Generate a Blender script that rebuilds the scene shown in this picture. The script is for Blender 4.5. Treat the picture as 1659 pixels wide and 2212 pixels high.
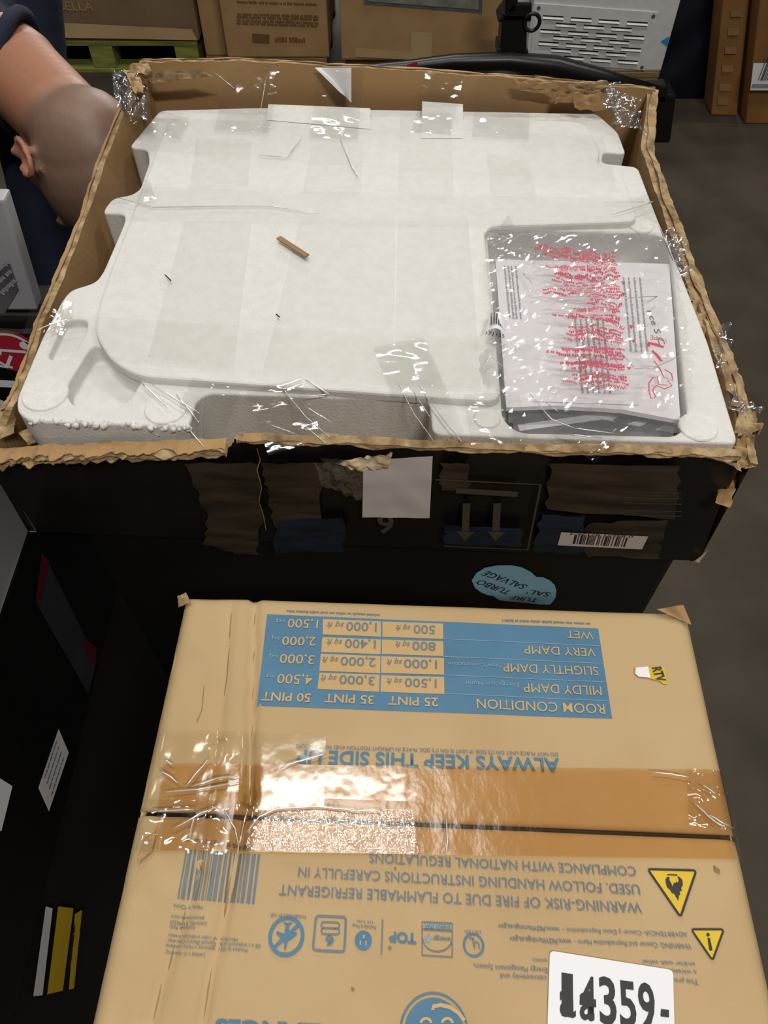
import bpy, bmesh, math, random
from mathutils import Vector, Matrix, noise
random.seed(7)
for o in list(bpy.data.objects): bpy.data.objects.remove(o)
SC = bpy.context.scene; COL = SC.collection
# ---------------------------------------------------------------- camera
FPX, PITCH, CAMZ = 1640.0, math.radians(54), 1.5
cd = bpy.data.cameras.new('camera'); cam = bpy.data.objects.new('camera', cd); COL.objects.link(cam)
cam.location = (0, 0, CAMZ); cam.rotation_euler = (math.radians(90) - PITCH, 0, 0)
cd.sensor_fit = 'VERTICAL'; cd.sensor_height = 36; cd.lens = FPX / 2212 * 36; cd.clip_start = .02; cd.clip_end = 60
SC.camera = cam
# ---------------------------------------------------------------- light
w = bpy.data.worlds.new('warehouse_air'); SC.world = w; w.use_nodes = True
w.node_tree.nodes['Background'].inputs[0].default_value = (1.0, .97, .93, 1)
w.node_tree.nodes['Background'].inputs[1].default_value = .10
def lamp(name, loc, sx, sy, power, col=(1, .965, .91)):
    l = bpy.data.lights.new(name, 'AREA'); l.shape = 'RECTANGLE'; l.size = sx; l.size_y = sy; l.energy = power; l.color = col
    o = bpy.data.objects.new(name, l); COL.objects.link(o); o.location = loc; return o
lamp('high_bay_light', (-.38, 1.18, 5.6), 1.2, .30, 80)
lamp('high_bay_light', (3.2, 2.6, 5.6), 1.2, .35, 70)
lamp('high_bay_light', (-3.8, 2.6, 5.6), 1.2, .35, 50)
lamp('high_bay_light', (-.45, 5.2, 5.6), 1.2, .35, 90)
lamp('high_bay_light', (1.2, -2.6, 5.6), 1.2, .35, 185)
low_lamp = lamp('added_low_light', (.6, 11.2, 3.9), 3.0, 1.4, 330); low_lamp.rotation_euler = (math.radians(-78), 0, 0)  # unseen far lamp, added low to throw the lid's shadow on the front carton
SC.view_settings.view_transform = 'Standard'; SC.view_settings.look = 'None'
SC.view_settings.exposure = -0.15; SC.view_settings.gamma = 1; SC.view_settings.use_curve_mapping = False
# ---------------------------------------------------------------- helpers
CP, SP = math.cos(PITCH), math.sin(PITCH)
def ray(u, v):
    a, b = u - 829.5, v - 1106
    return Vector((a, FPX * CP - b * SP, -FPX * SP - b * CP))
def Pz(u, v, z): d = ray(u, v); return d * ((z - CAMZ) / d.z) + Vector((0, 0, CAMZ))
def Py(u, v, y): d = ray(u, v); return d * (y / d.y) + Vector((0, 0, CAMZ))
def Px(u, v, x): d = ray(u, v); return d * (x / d.x) + Vector((0, 0, CAMZ))
def Pn(u, v, p0, n): d = ray(u, v); c = Vector((0, 0, CAMZ)); return c + d * ((p0 - c).dot(n) / d.dot(n))
def lin(c):
    return tuple(((x / 255) / 12.92 if x <= 10 else ((x / 255 + .055) / 1.055) ** 2.4) for x in c[:3]) + (1,)
def V(*a): return Vector(a)
MATS = {}
def M(name, col, rough=.6, var=None, scale=12, bump=0, bscale=150, metal=0, spec=.5, stretch=None, coat=0, detail=4):
    m = bpy.data.materials.new(name); m.use_nodes = True; nt = m.node_tree; N = nt.nodes; L = nt.links
    b = N['Principled BSDF']; b.inputs['Roughness'].default_value = rough; b.inputs['Metallic'].default_value = metal
    b.inputs['Specular IOR Level'].default_value = spec; b.inputs['Coat Weight'].default_value = coat
    tc = N.new('ShaderNodeTexCoord'); src = tc.outputs['Object']
    if stretch:
        mp = N.new('ShaderNodeMapping'); mp.inputs['Scale'].default_value = stretch; L.new(src, mp.inputs[0]); src = mp.outputs[0]
    if var:
        n = N.new('ShaderNodeTexNoise'); n.inputs['Scale'].default_value = scale; n.inputs['Detail'].default_value = detail; L.new(src, n.inputs['Vector'])
        r = N.new('ShaderNodeValToRGB'); r.color_ramp.elements[0].position = .35; r.color_ramp.elements[1].position = .65
        r.color_ramp.elements[0].color = lin(var); r.color_ramp.elements[1].color = lin(col)
        L.new(n.outputs['Fac'], r.inputs[0]); L.new(r.outputs[0], b.inputs['Base Color'])
    else: b.inputs['Base Color'].default_value = lin(col)
    if bump:
        n2 = N.new('ShaderNodeTexNoise'); n2.inputs['Scale'].default_value = bscale; n2.inputs['Detail'].default_value = 3; L.new(src, n2.inputs['Vector'])
        bp = N.new('ShaderNodeBump'); bp.inputs['Strength'].default_value = bump; bp.inputs['Distance'].default_value = .002
        L.new(n2.outputs['Fac'], bp.inputs['Height']); L.new(bp.outputs[0], b.inputs['Normal'])
    MATS[name] = m; return m
def film(name, tint, gloss=.06, rough=.08, bump=.4, bscale=60, stretch=(1, 1, 1), haze=0.0, bdist=.003):
    """clear tape / plastic film: see-through, a little milky, with a sharp sheen"""
    m = bpy.data.materials.new(name); m.use_nodes = True; nt = m.node_tree; N = nt.nodes; L = nt.links
    N.remove(N['Principled BSDF']); out = N['Material Output']
    t = N.new('ShaderNodeBsdfTransparent'); t.inputs[0].default_value = tint + (1,)
    g = N.new('ShaderNodeBsdfGlossy'); g.inputs['Roughness'].default_value = rough
    df = N.new('ShaderNodeBsdfDiffuse'); df.inputs[0].default_value = (.8, .8, .8, 1)
    mp = N.new('ShaderNodeMapping'); mp.inputs['Scale'].default_value = stretch
    tc = N.new('ShaderNodeTexCoord'); L.new(tc.outputs['Object'], mp.inputs[0])
    n = N.new('ShaderNodeTexNoise'); n.inputs['Scale'].default_value = bscale; n.inputs['Detail'].default_value = 3; L.new(mp.outputs[0], n.inputs['Vector'])
    bp = N.new('ShaderNodeBump'); bp.inputs['Strength'].default_value = bump; bp.inputs['Distance'].default_value = bdist
    L.new(n.outputs['Fac'], bp.inputs['Height']); L.new(bp.outputs[0], g.inputs['Normal'])
    lw = N.new('ShaderNodeLayerWeight'); lw.inputs[0].default_value = .25; L.new(bp.outputs[0], lw.inputs['Normal'])
    ma = N.new('ShaderNodeMath'); ma.operation = 'MULTIPLY_ADD'; ma.inputs[1].default_value = .35; ma.inputs[2].default_value = gloss; L.new(lw.outputs['Fresnel'], ma.inputs[0])
    m0 = N.new('ShaderNodeMixShader'); m0.inputs[0].default_value = haze; L.new(t.outputs[0], m0.inputs[1]); L.new(df.outputs[0], m0.inputs[2])
    mx = N.new('ShaderNodeMixShader'); L.new(ma.outputs[0], mx.inputs[0]); L.new(m0.outputs[0], mx.inputs[1]); L.new(g.outputs[0], mx.inputs[2])
    L.new(mx.outputs[0], out.inputs[0]); MATS[name] = m; return m

KRAFT = M('kraft_board', (192, 165, 121), .75, (182, 153, 110), 7, .12, 400)
KRAFT_IN = M('kraft_inner_liner', (178, 142, 96), .8, (166, 131, 88), 9, .15, 300)
KRAFT_LT = M('torn_kraft_ply', (186, 160, 120), .9, (128, 102, 70), 70, .9, 220)
KRAFT_DK = M('aged_kraft', (156, 124, 84), .8, (138, 108, 70), 5, .2, 200)
KRAFT_RED = M('reddish_kraft', (150, 105, 55), .7, (132, 90, 46), 6, .1, 200)
CELL = M('kraft_table_cell', (200, 168, 116), .75, (192, 160, 110), 9)
BLUE = M('blue_print_ink', (74, 122, 152), .6, (68, 114, 144), 30)
BLUE_G = M('grey_blue_print_ink', (108, 124, 136), .7, (100, 118, 132), 30)
PALE = M('pale_print_ink', (134, 160, 172), .7)
YEL = M('yellow_print', (222, 188, 40), .55, (212, 176, 36), 20)
INK = M('black_print_ink', (46, 42, 42), .6)
WHITE = M('white_label_paper', (236, 236, 240), .5)
EPS = M('white_foam', (220, 219, 215), .7, (214, 213, 208), 90, .35, 330)
EPS_L = M('foam_stud', (226, 225, 221), .7, (218, 217, 213), 120, .5, 260)
BLK = M('black_gloss_print', (17, 16, 16), .32, (26, 22, 20), 6, .1, 60, stretch=(1, 1, 3))
BLK2 = M('black_carton_body', (13, 13, 14), .4, (19, 18, 18), 5)
BRNPATCH = M('worn_brown_print', (72, 60, 46), .35, (40, 34, 28), 14, .15, 80, stretch=(1, 1, 5))
BLUPATCH = M('dark_blue_print', (30, 44, 62), .35, (20, 26, 34), 18, stretch=(1, 1, 4))
LINEPRINT = M('faded_line_print', (74, 68, 60), .4)
FLOOR = M('concrete_floor', (70, 62, 50), .7, (54, 48, 39), 5, .2, 40, spec=.3, detail=10)
GREEN = M('green_painted_wood', (150, 154, 76), .7, (116, 124, 56), 8, .4, 60, stretch=(1, 6, 6))
WOOD = M('bare_pallet_wood', (150, 128, 84), .8, (120, 98, 62), 8, .4, 60, stretch=(1, 6, 6))
PAPERG = M('grey_carton_print', (176, 176, 180), .5, (164, 164, 168), 6)
DGREY = M('dark_grey_print', (84, 84, 86), .6, (104, 104, 106), 20)
RED = M('red_print', (178, 36, 52), .5)
REDINK = M('red_bag_ink', (196, 74, 96), .6)
STEEL = M('oven_back_sheet_metal', (224, 224, 221), .5, (216, 216, 213), 30)
SLOT = M('slot_shadow_gap', (16, 16, 16), .8)
BPLAST = M('black_plastic', (16, 17, 18), .35, bump=.1, bscale=80)
NAVY = M('navy_cotton', (22, 30, 54), .9, (17, 23, 42), 18, .5, 500)
JEANS = M('dark_navy_trousers', (18, 24, 42), .9, (14, 18, 32), 20, .4, 500)
CYAN = M('cyan_sticker', (30, 150, 205), .5)
CLOUD = M('pale_blue_sticker', (140, 188, 208), .5, (134, 182, 204), 20)
TAPEP = M('white_paper_tape', (212, 206, 202), .45, (204, 197, 192), 6, .1, 30)
GREYBOOK = M('grey_booklet_cover', (120, 122, 124), .5, (92, 94, 98), 12)
PAGE = M('booklet_page', (228, 226, 228), .6)
PGTXT = M('booklet_text_ink', (148, 148, 152), .7)
TAPE = film('clear_packing_tape', (.962, .962, .957), .012, .38, .12, 30, (1, 1, 1))
TAPE_W = film('wrinkled_clear_tape', (.96, .96, .95), .06, .08, .12, 40, (1, 2, 1))
TAPE_B = film('amber_aged_tape', (.93, .80, .62), .02, .2, .15, 60, (1.6, 1, 1))
TAPE_S = film('bumpy_clear_tape', (.96, .93, .86), .15, .12, .75, 180, (2, .8, 1), 0, .0018)
TAPE_C = film('smooth_clear_tape', (.96, .955, .94), .015, .12, .12, 40)
BAGM = film('crinkled_poly_bag', (.97, .96, .965), .05, .09, .25, 45, (1, 1, 1), .12)
WRAP = film('torn_stretch_film', (.93, .93, .93), .08, .08, .3, 50, (1, 1, 1), .04)

def link(o, parent=None):
    COL.objects.link(o)
    if parent is not None: o.parent = parent
    return o
def tag(o, label, cat, group=None, kind=None):
    o['label'] = label; o['category'] = cat
    if group: o['group'] = group
    if kind: o['kind'] = kind
    return o
def empty(name, label, cat, group=None):
    return tag(link(bpy.data.objects.new(name, None)), label, cat, group)
def mesh(name, verts, faces, mat, parent=None, smooth=False, mats=None, fm=None):
    me = bpy.data.meshes.new(name); me.from_pydata([tuple(v) for v in verts], [], faces)
    for mm in (mats or [mat]): me.materials.append(mm)
    if fm:
        for p, k in zip(me.polygons, fm): p.material_index = k
    if smooth:
        for p in me.polygons: p.use_smooth = True
    me.update(); return link(bpy.data.objects.new(name, me), parent)
def bm_obj(name, bm, mat, parent=None, smooth=False):
    bmesh.ops.recalc_face_normals(bm, faces=bm.faces)
    me = bpy.data.meshes.new(name); bm.to_mesh(me); bm.free(); me.materials.append(mat)
    if smooth:
        for p in me.polygons: p.use_smooth = True
    return link(bpy.data.objects.new(name, me), parent)
def prism_bm(bm, poly, z0, z1):
    lo = [bm.verts.new((p[0], p[1], z0)) for p in poly]; hi = [bm.verts.new((p[0], p[1], z1)) for p in poly]
    n = len(poly); bm.faces.new(hi); bm.faces.new(lo[::-1])
    for i in range(n): bm.faces.new((lo[i], lo[(i + 1) % n], hi[(i + 1) % n], hi[i]))
def hull8(name, c8, mat, parent=None, bevel=0, seg=2):
    """box from 8 corners: 4 bottom, 4 top (same order)"""
    bm = bmesh.new(); v = [bm.verts.new(c) for c in c8]
    for f in ((3, 2, 1, 0), (4, 5, 6, 7), (0, 1, 5, 4), (1, 2, 6, 5), (2, 3, 7, 6), (3, 0, 4, 7)): bm.faces.new([v[i] for i in f])
    if bevel: bmesh.ops.bevel(bm, geom=list(bm.edges), offset=bevel, segments=seg, profile=.6, affect='EDGES')
    return bm_obj(name, bm, mat, parent)
def box(name, x0, x1, y0, y1, z0, z1, mat, parent=None, bevel=.003, rot=0, piv=None):
    c = [V(x0, y0, z0), V(x1, y0, z0), V(x1, y1, z0), V(x0, y1, z0), V(x0, y0, z1), V(x1, y0, z1), V(x1, y1, z1), V(x0, y1, z1)]
    if rot:
        p = piv or V((x0 + x1) / 2, (y0 + y1) / 2, 0); R = Matrix.Rotation(rot, 3, 'Z'); c = [R @ (q - p) + p for q in c]
    return hull8(name, c, mat, parent, bevel)
def tube(name, pts, rad, mat, parent=None, seg=10, closed=False):
    pts = [V(*p) for p in pts]; n = len(pts); vs = []; fs = []
    rads = rad if isinstance(rad, (list, tuple)) else [rad] * n
    for i, p in enumerate(pts):
        a = pts[(i - 1) % n] if (closed or i) else p; b = pts[(i + 1) % n] if (closed or i < n - 1) else p
        t = (b - a).normalized(); up = V(0, 0, 1) if abs(t.z) < .9 else V(0, 1, 0)
        s = t.cross(up).normalized(); q = s.cross(t)
        for k in range(seg):
            an = 2 * math.pi * k / seg; vs.append(p + (s * math.cos(an) + q * math.sin(an)) * rads[i])
    for i in range(n if closed else n - 1):
        for k in range(seg):
            j = (i + 1) % n; fs.append((i * seg + k, i * seg + (k + 1) % seg, j * seg + (k + 1) % seg, j * seg + k))
    if not closed: fs.append(tuple(range(seg))[::-1]); fs.append(tuple((n - 1) * seg + k for k in range(seg)))
    return mesh(name, vs, fs, mat, parent, True)
def rounded(pts, r=.012, seg=5):
    """round the corners of a closed 2D polygon"""
    out = []; n = len(pts)
    for i in range(n):
        p = Vector(pts[i][:2]); rr = pts[i][2] if len(pts[i]) > 2 else r
        a = Vector(pts[i - 1][:2]); b = Vector(pts[(i + 1) % n][:2])
        la, lb = (a - p).length, (b - p).length; q = min(rr, la * .45, lb * .45)
        if q < 1e-4: out.append((p.x, p.y)); continue
        s = p + (a - p) / la * q; e = p + (b - p) / lb * q
        for k in range(seg + 1):
            t = k / seg; c = s * (1 - t) ** 2 + p * 2 * t * (1 - t) + e * t * t; out.append((c.x, c.y))
    return out
def bake(o):
    dg = bpy.context.evaluated_depsgraph_get(); me = bpy.data.meshes.new_from_object(o.evaluated_get(dg))
    o.modifiers.clear(); o.data = me; return o
def patch(name, pts, n, mat, parent, off=.0004, zf=None):
    """thin flat shape (print, sticker) lying on a surface"""
    vs = [p + n * off for p in pts]
    if zf: vs = [V(p.x, p.y, zf(p.x, p.y) + off) for p in pts]
    return mesh(name, vs, [tuple(range(len(vs)))], mat, parent)
def sheet(name, c4, nu, nv, mat, parent, disp, n=None, smooth=True):
    """film or tape: grid over 4 corners (p00,p10,p11,p01), lifted by disp(point,s,t)"""
    a, b, c, d = c4; vs = []; fs = []
    n = n or (b - a).cross(d - a).normalized()
    for j in range(nv + 1):
        for i in range(nu + 1):
            s, t = i / nu, j / nv
            p = (a * (1 - s) + b * s) * (1 - t) + (d * (1 - s) + c * s) * t
            vs.append(p + n * disp(p, s, t))
    for j in range(nv):
        for i in range(nu): k = j * (nu + 1) + i; fs.append((k, k + 1, k + nu + 2, k + nu + 1))
    return mesh(name, vs, fs, mat, parent, smooth)
def nz(x, y, s, z=0): return noise.noise(V(x * s, y * s, z))
# --- lettering -------------------------------------------------
TQ = []
def text(s, S, E, cap, n, parent, mat, off=.0005, bold=0, shear=0, zf=None, name='printed_text'):
    TQ.append((s, S.copy(), E.copy(), cap, n.normalized(), parent, mat, off, bold, shear, zf, name))
def flush_text():
    tmp = []
    def mk(s, bold, shear):
        cu = bpy.data.curves.new('t', 'FONT'); cu.body = s; cu.offset = bold; cu.shear = shear; cu.resolution_u = 3
        o = bpy.data.objects.new('t', cu); COL.objects.link(o); tmp.append(o); return o
    hs = mk('H', 0, 0); obs = [mk(q[0], q[8], q[9]) for q in TQ]
    dg = bpy.context.evaluated_depsgraph_get()
    hm = bpy.data.meshes.new_from_object(hs.evaluated_get(dg)); H = max(v.co.y for v in hm.vertices)
    res = [bpy.data.meshes.new_from_object(o.evaluated_get(dg)) for o in obs]
    for q, me in zip(TQ, res):
        s, S, E, cap, n, parent, mat, off, bold, shear, zf, name = q
        x0 = min(v.co.x for v in me.vertices); x1 = max(v.co.x for v in me.vertices)
        ex = E - S; Lh = ex.length; ex.normalize(); ey = n.cross(ex)
        for v in me.vertices:
            p = S + ex * ((v.co.x - x0) / (x1 - x0) * Lh) + ey * (v.co.y / H * cap) + n * off
            if zf: p.z = zf(p.x, p.y) + off
            v.co = p
        me.materials.clear(); me.materials.append(mat); me.name = name
        link(bpy.data.objects.new(name, me), parent)
    for o in tmp: bpy.data.objects.remove(o)
def micro(S, E, cap, n, parent, mat, off=.0005, seed=0, zf=None, wav=0, name='fine_print_line', fill=.8):
    """a line of print too small to read: letter-sized marks grouped into words"""
    r = random.Random(seed); ex = E - S; L = ex.length; ex.normalize(); ey = n.cross(ex); vs = []; fs = []; x = 0
    while x < L:
        for k in range(r.randint(2, 8)):
            wd = cap * r.uniform(.35, .6); hh = cap * r.choice((.7, .7, 1.0)); x1 = min(x + wd, L)
            if x1 <= x: break
            b = len(vs); wv = wav * math.sin(x * 260 + seed) + wav * .7 * math.sin(x * 610 + seed * 2)
            for (a, c) in ((x, 0), (x1, 0), (x1, hh), (x, hh)):
                p = S + ex * a + ey * (c + wv) + n * off
                if zf: p.z = zf(p.x, p.y) + off
                vs.append(p)
            fs.append((b, b + 1, b + 2, b + 3)); x = x1 + cap * .14 * (1 / fill - .4)
        x += cap * .45
    if fs: return mesh(name, vs, fs, mat, parent)
def barcode(S, E, hvec, n, parent, mat, off, seed, zf=None, count=40):
    r = random.Random(seed); ex = E - S; L = ex.length; ex.normalize(); ws = [r.choice((1, 1, 2, 3)) for _ in range(count)]; tot = sum(ws); x = 0; vs = []; fs = []
    for i, q in enumerate(ws):
        wd = q / tot * L
        if i % 2 == 0:
            b = len(vs)
            for m in range(7):
                for a in (x, x + wd):
                    p = S + ex * a + hvec * (m / 6) + n * off
                    if zf: p.z = zf(p.x, p.y) + off
                    vs.append(p)
            for m in range(6): fs.append((b + 2 * m, b + 2 * m + 1, b + 2 * m + 3, b + 2 * m + 2))
        x += wd
    return mesh('barcode', vs, fs, mat, parent)
def ringpts(c, ex, ey, r, a0=0, a1=360, k=32): return [c + ex * (r * math.cos(math.radians(a0 + (a1 - a0) * i / k))) + ey * (r * math.sin(math.radians(a0 + (a1 - a0) * i / k))) for i in range(k + 1)]
def stroke(name, pts, wdt, n, mat, parent, off=.0005, zf=None, closed=False):
    """flat line of print of a given width"""
    vs = []; fs = []; m = len(pts)
    for i, p in enumerate(pts):
        a = pts[i - 1] if (i or closed) else p; b = pts[(i + 1) % m] if (i < m - 1 or closed) else p
        t = (b - a).normalized(); s = n.cross(t).normalized() * (wdt / 2)
        for q in (p + s, p - s):
            q = q + n * off
            if zf: q.z = zf(q.x, q.y) + off
            vs.append(q)
    for i in range(m if closed else m - 1):
        j = (i + 1) % m; fs.append((2 * i, 2 * i + 1, 2 * j + 1, 2 * j))
    return mesh(name, vs, fs, mat, parent)
UP = V(0, 0, 1)
# ================================================================ SETTING
fl = mesh('floor', [(-9, -5, 0), (9, -5, 0), (9, 12, 0), (-9, 12, 0)], [(0, 1, 2, 3)], FLOOR)
fl['kind'] = 'structure'; fl['label'] = 'dark scuffed concrete warehouse floor'
wl = box('wall_back', -9, 9, 11.8, 12, 0, 5, M('painted_block_wall', (120, 116, 108), .8, (108, 104, 96), 2)); wl['kind'] = 'structure'; wl['label'] = 'plain painted back wall of the warehouse'
# ================================================================ BROWN CARTON (foreground)
ZB = .943
BL, BR = Pz(398, 1286, ZB), Pz(1487, 1324, ZB)
bex = (BR - BL).normalized(); bey = UP.cross(bex)          # bey points away from the viewer
BW = (BR - BL).length; BD = .345
def Bp(a, b, z=0): return BL + bex * a - bey * b + UP * z   # a from left, b from the far edge towards the viewer
def Bab(x, y): q = V(x, y, ZB) - BL; return q.dot(bex), -q.dot(bey)
def crl(p, q): return (Vector(Bab(*Pz(*p, ZB).xy)), Vector(Bab(*Pz(*q, ZB).xy)))
CREASE = [(crl((548, 1290), (538, 1725)), .0058, .0032), (crl((538, 1725), (432, 2212)), .0048, .003), (crl((497, 1300), (470, 1600)), .0032, .004),
          (crl((430, 1880), (318, 2212)), .004, .004), (crl((470, 1600), (430, 1880)), .0015, .003)]
def hB(x, y):
    a, b = Bab(x, y); h = 0
    for (p, q), dp, wd in CREASE:
        pq = q - p; t = (Vector((a, b)) - p).dot(pq) / pq.length_squared
        if -.03 < t < 1.03:
            d = abs((Vector((a, b)) - p).cross(pq)) / pq.length; h -= dp * math.exp(-(d / wd) ** 2)
    if a < .05: h -= .05 * (.05 - a) * (1 if b > .17 else 1.2)
    if a < .06: h += .0012 * nz(a, b, 60, 3)
    h += .0008 * nz(a, b, 14, 1)
    ed = min(a, BW - a, b + .002)
    if ed < .010: h -= (1 - max(ed, 0) / .010) ** 2 * .006
    return h
def zB(x, y): return ZB + hB(x, y)
carton = empty('cardboard_carton', 'kraft cardboard carton in front with blue room condition table and taped seam', 'carton')
SEAM = .1745
def flap(b0, b1, na=110, nb=50):
    vs = []; fs = []
    for j in range(nb + 1):
        for i in range(na + 1):
            a = BW * i / na; b = b0 + (b1 - b0) * j / nb
            p = Bp(a, b); h = hB(p.x, p.y)
            if abs(b - SEAM) < .012: h -= .0016 * (1 - abs(b - SEAM) / .012)
            vs.append(V(p.x, p.y, ZB + h))
    for j in range(nb):
        for i in range(na): k = j * (na + 1) + i; fs.append((k, k + na + 1, k + na + 2, k + 1))
    n = len(vs); edge = [i for i in range(na + 1)] + [(na + 1) * j + na for j in range(1, nb + 1)] + [(na + 1) * nb + i for i in range(na - 1, -1, -1)] + [(na + 1) * j for j in range(nb - 1, 0, -1)]
    for i in edge: vs.append(V(vs[i].x, vs[i].y, vs[i].z - .005))
    m = len(edge)
    for k in range(m): fs.append((edge[k], edge[(k + 1) % m], n + (k + 1) % m, n + k))
    return mesh('top_flap', vs, fs, KRAFT, carton, True)
flap(0, SEAM - .0018); flap(SEAM + .0022, BD)
# side walls, each a panel
def bpanel(p, q, t=.004):
    d = (q - p).normalized(); n = d.cross(UP) * -t
    c = [p, q, q + n, p + n]; z1 = ZB - .0075
    return hull8('side_panel', [V(v.x, v.y, 0) for v in c] + [V(v.x, v.y, z1) for v in c], KRAFT, carton, .001)
c0, c1, c2, c3 = Bp(.001, .001), Bp(BW - .001, .001), Bp(BW - .001, BD), Bp(.001, BD)
bpanel(c1, c0); bpanel(c0, c3); bpanel(c3, c2); bpanel(c2, c1)
# dark strip below the seam, painting in the shade of the gap
patch('seam_gap_shade', [Bp(.05, SEAM - .004, -.006), Bp(BW - .003, SEAM - .004, -.006), Bp(BW - .003, SEAM + .004, -.006), Bp(.05, SEAM + .004, -.006)][::-1], UP, INK, carton, 0)
# crushed corner tab at the far right and small torn nicks
sheet('crushed_corner', [Pz(1418, 1316, ZB + .006), Pz(1478, 1306, ZB + .009), Pz(1494, 1350, ZB + .001), Pz(1462, 1336, ZB + .004)], 8, 6, KRAFT_IN, carton, lambda p, s, t: .003 * math.sin(s * 7) * (1 - t))
sheet('crushed_corner', [Pz(383, 1288, ZB + .002), Pz(402, 1280, ZB + .004), Pz(412, 1300, ZB + .002), Pz(386, 1312, ZB - .006)], 6, 6, KRAFT_LT, carton, lambda p, s, t: .002 * nz(s, t, 4))
for (u, v, r) in ((762, 2137, 4), (842, 2048, 4), (854, 1877, 3)):
    patch('brown_speck', [Pz(u + r * math.cos(k), v + r * 1.2 * math.sin(k), ZB) for k in (0, 1, 2, 3, 4, 5)][::-1], UP, KRAFT_DK, carton, .0006, zB)
CREASEM = M('worn_crease_shade', (158, 128, 86), .85, (146, 117, 78), 40)  # darker kraft for strokes that paint in crease shading along with wear
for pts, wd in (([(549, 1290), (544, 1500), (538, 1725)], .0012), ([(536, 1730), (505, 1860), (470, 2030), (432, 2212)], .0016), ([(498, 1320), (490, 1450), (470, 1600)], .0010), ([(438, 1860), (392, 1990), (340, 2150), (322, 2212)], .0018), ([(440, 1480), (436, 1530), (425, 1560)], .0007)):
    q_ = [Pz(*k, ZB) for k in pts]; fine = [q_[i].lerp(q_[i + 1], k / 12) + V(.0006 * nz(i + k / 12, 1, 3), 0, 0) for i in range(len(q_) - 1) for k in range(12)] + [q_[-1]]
    stroke('worn_crease_shade', fine, wd, UP, CREASEM, carton, .0003, zB)
# ---- printed table
def B(u, v): return Pz(u, v, ZB)
def gridpatch(name, c4, mat, off, nu=40, nv=12):
    a, b, c, d = [B(*q) for q in c4]; vs = []; fs = []
    for j in range(nv + 1):
        for i in range(nu + 1):
            s, t = i / nu, j / nv; p = (a * (1 - s) + b * s) * (1 - t) + (d * (1 - s) + c * s) * t; vs.append(V(p.x, p.y, zB(p.x, p.y) + off))
    for j in range(nv):
        for i in range(nu): k = j * (nu + 1) + i; fs.append((k, k + nu + 1, k + nu + 2, k + 1))
    return mesh(name, vs, fs, mat, carton, True)
gridpatch('printed_table', [(577, 1327), (1292, 1358), (1322, 1553), (555, 1525)], BLUE, .0004)
for c in ([(698, 1338), (823, 1343), (823, 1376), (697, 1371)], [(696, 1377), (823, 1382), (822, 1414), (694, 1409)], [(693, 1413), (822, 1418), (821, 1455), (690, 1450)], [(690, 1454), (820, 1458), (819, 1495), (686, 1489)],
          [(826, 1343), (957, 1348), (957, 1381), (826, 1376)], [(825, 1382), (957, 1386), (958, 1418), (825, 1413)], [(824, 1418), (959, 1422), (959, 1458), (823, 1454)], [(823, 1459), (959, 1463), (960, 1500), (822, 1495)]):
    gridpatch('table_cell', c, CELL, .0007, 14, 5)
for a, b in (((957, 1381), (1296, 1396)), ((957, 1419), (1302, 1434)), ((958, 1459), (1308, 1474)), ((960, 1499), (1314, 1515))):
    stroke('table_rule', [B(a[0] + (b[0] - a[0]) * k / 10, a[1] + (b[1] - a[1]) * k / 10) for k in range(11)], .0005, UP, PALE, carton, .0008, zB)
def bt(s, a, b, cap, mat=BLUE, bold=0, shear=0, off=.0011):
    S, E_ = B(*a), B(*b); text(s, S, E_, (B(a[0], a[1] + cap) - S).length, UP, carton, mat, off, bold, shear, zB)
for s, a, b, cp in (('1,500', (688, 1340), (623, 1338), 18), ('2,000', (683, 1378), (611, 1376), 18), ('3,000', (680, 1417), (606, 1414), 19), ('4,500', (676, 1460), (601, 1457), 20)):
    bt(s, a, b, cp, CELL, .004)
for s, a, b in (('sq', (618, 1340), (598, 1339)), ('sq', (606, 1377), (588, 1376)), ('sq', (601, 1416), (583, 1415)), ('sq', (596, 1459), (578, 1458))): bt(s, a, b, 9, PALE)
for s, a, b in (('50 PINT', (672, 1500), (567, 1496)), ('35 PINT', (808, 1504), (702, 1500)), ('25 PINT', (946, 1509), (839, 1505))): bt(s, a, b, 18, CELL, .014)
for s, a, b in (('1,000', (814, 1347), (749, 1345)), ('1,400', (812, 1384), (746, 1382)), ('2,000', (812, 1423), (737, 1420)), ('3,000', (810, 1463), (734, 1460)),
                ('500', (940, 1353), (894, 1351)), ('800', (941, 1389), (891, 1387)), ('1,000', (944, 1428), (873, 1425)), ('1,500', (943, 1469), (875, 1466))): bt(s, a, b, 18, BLUE_G, .006, 0, .0013)
for a, b in (((744, 1347), (706, 1345)), ((740, 1384), (706, 1382)), ((732, 1422), (696, 1420)), ((728, 1462), (693, 1460)),
             ((887, 1353), (855, 1351)), ((886, 1389), (854, 1387)), ((869, 1427), (835, 1425)), ((869, 1468), (835, 1466))): bt('sq ft', a, b, 12, BLUE_G, 0, .3, .0013)
for s, a, b, cp, bo in (('WET', (1280, 1366), (1223, 1363), 16, 0), ('VERY DAMP', (1284, 1402), (1131, 1396), 17, 0), ('SLIGHTLY DAMP', (1290, 1442), (1086, 1434), 18, 0),
                        ('MILDY DAMP', (1297, 1484), (1130, 1477), 19, 0), ('ROOM CONDITION', (1304, 1523), (1029, 1511), 20, .005)): bt(s, a, b, cp, CELL, bo)
bt('Energy Star Home', (1120, 1477), (1003, 1472), 9, PALE); bt('New Construction', (1080, 1436), (968, 1431), 8, PALE)
def bm_(a, b, cap, seed, mat=BLUE_G): S = B(*a); micro(S, B(*b), (B(a[0], a[1] + cap) - S).length, UP, carton, mat, .0006, seed, zB)
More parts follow.
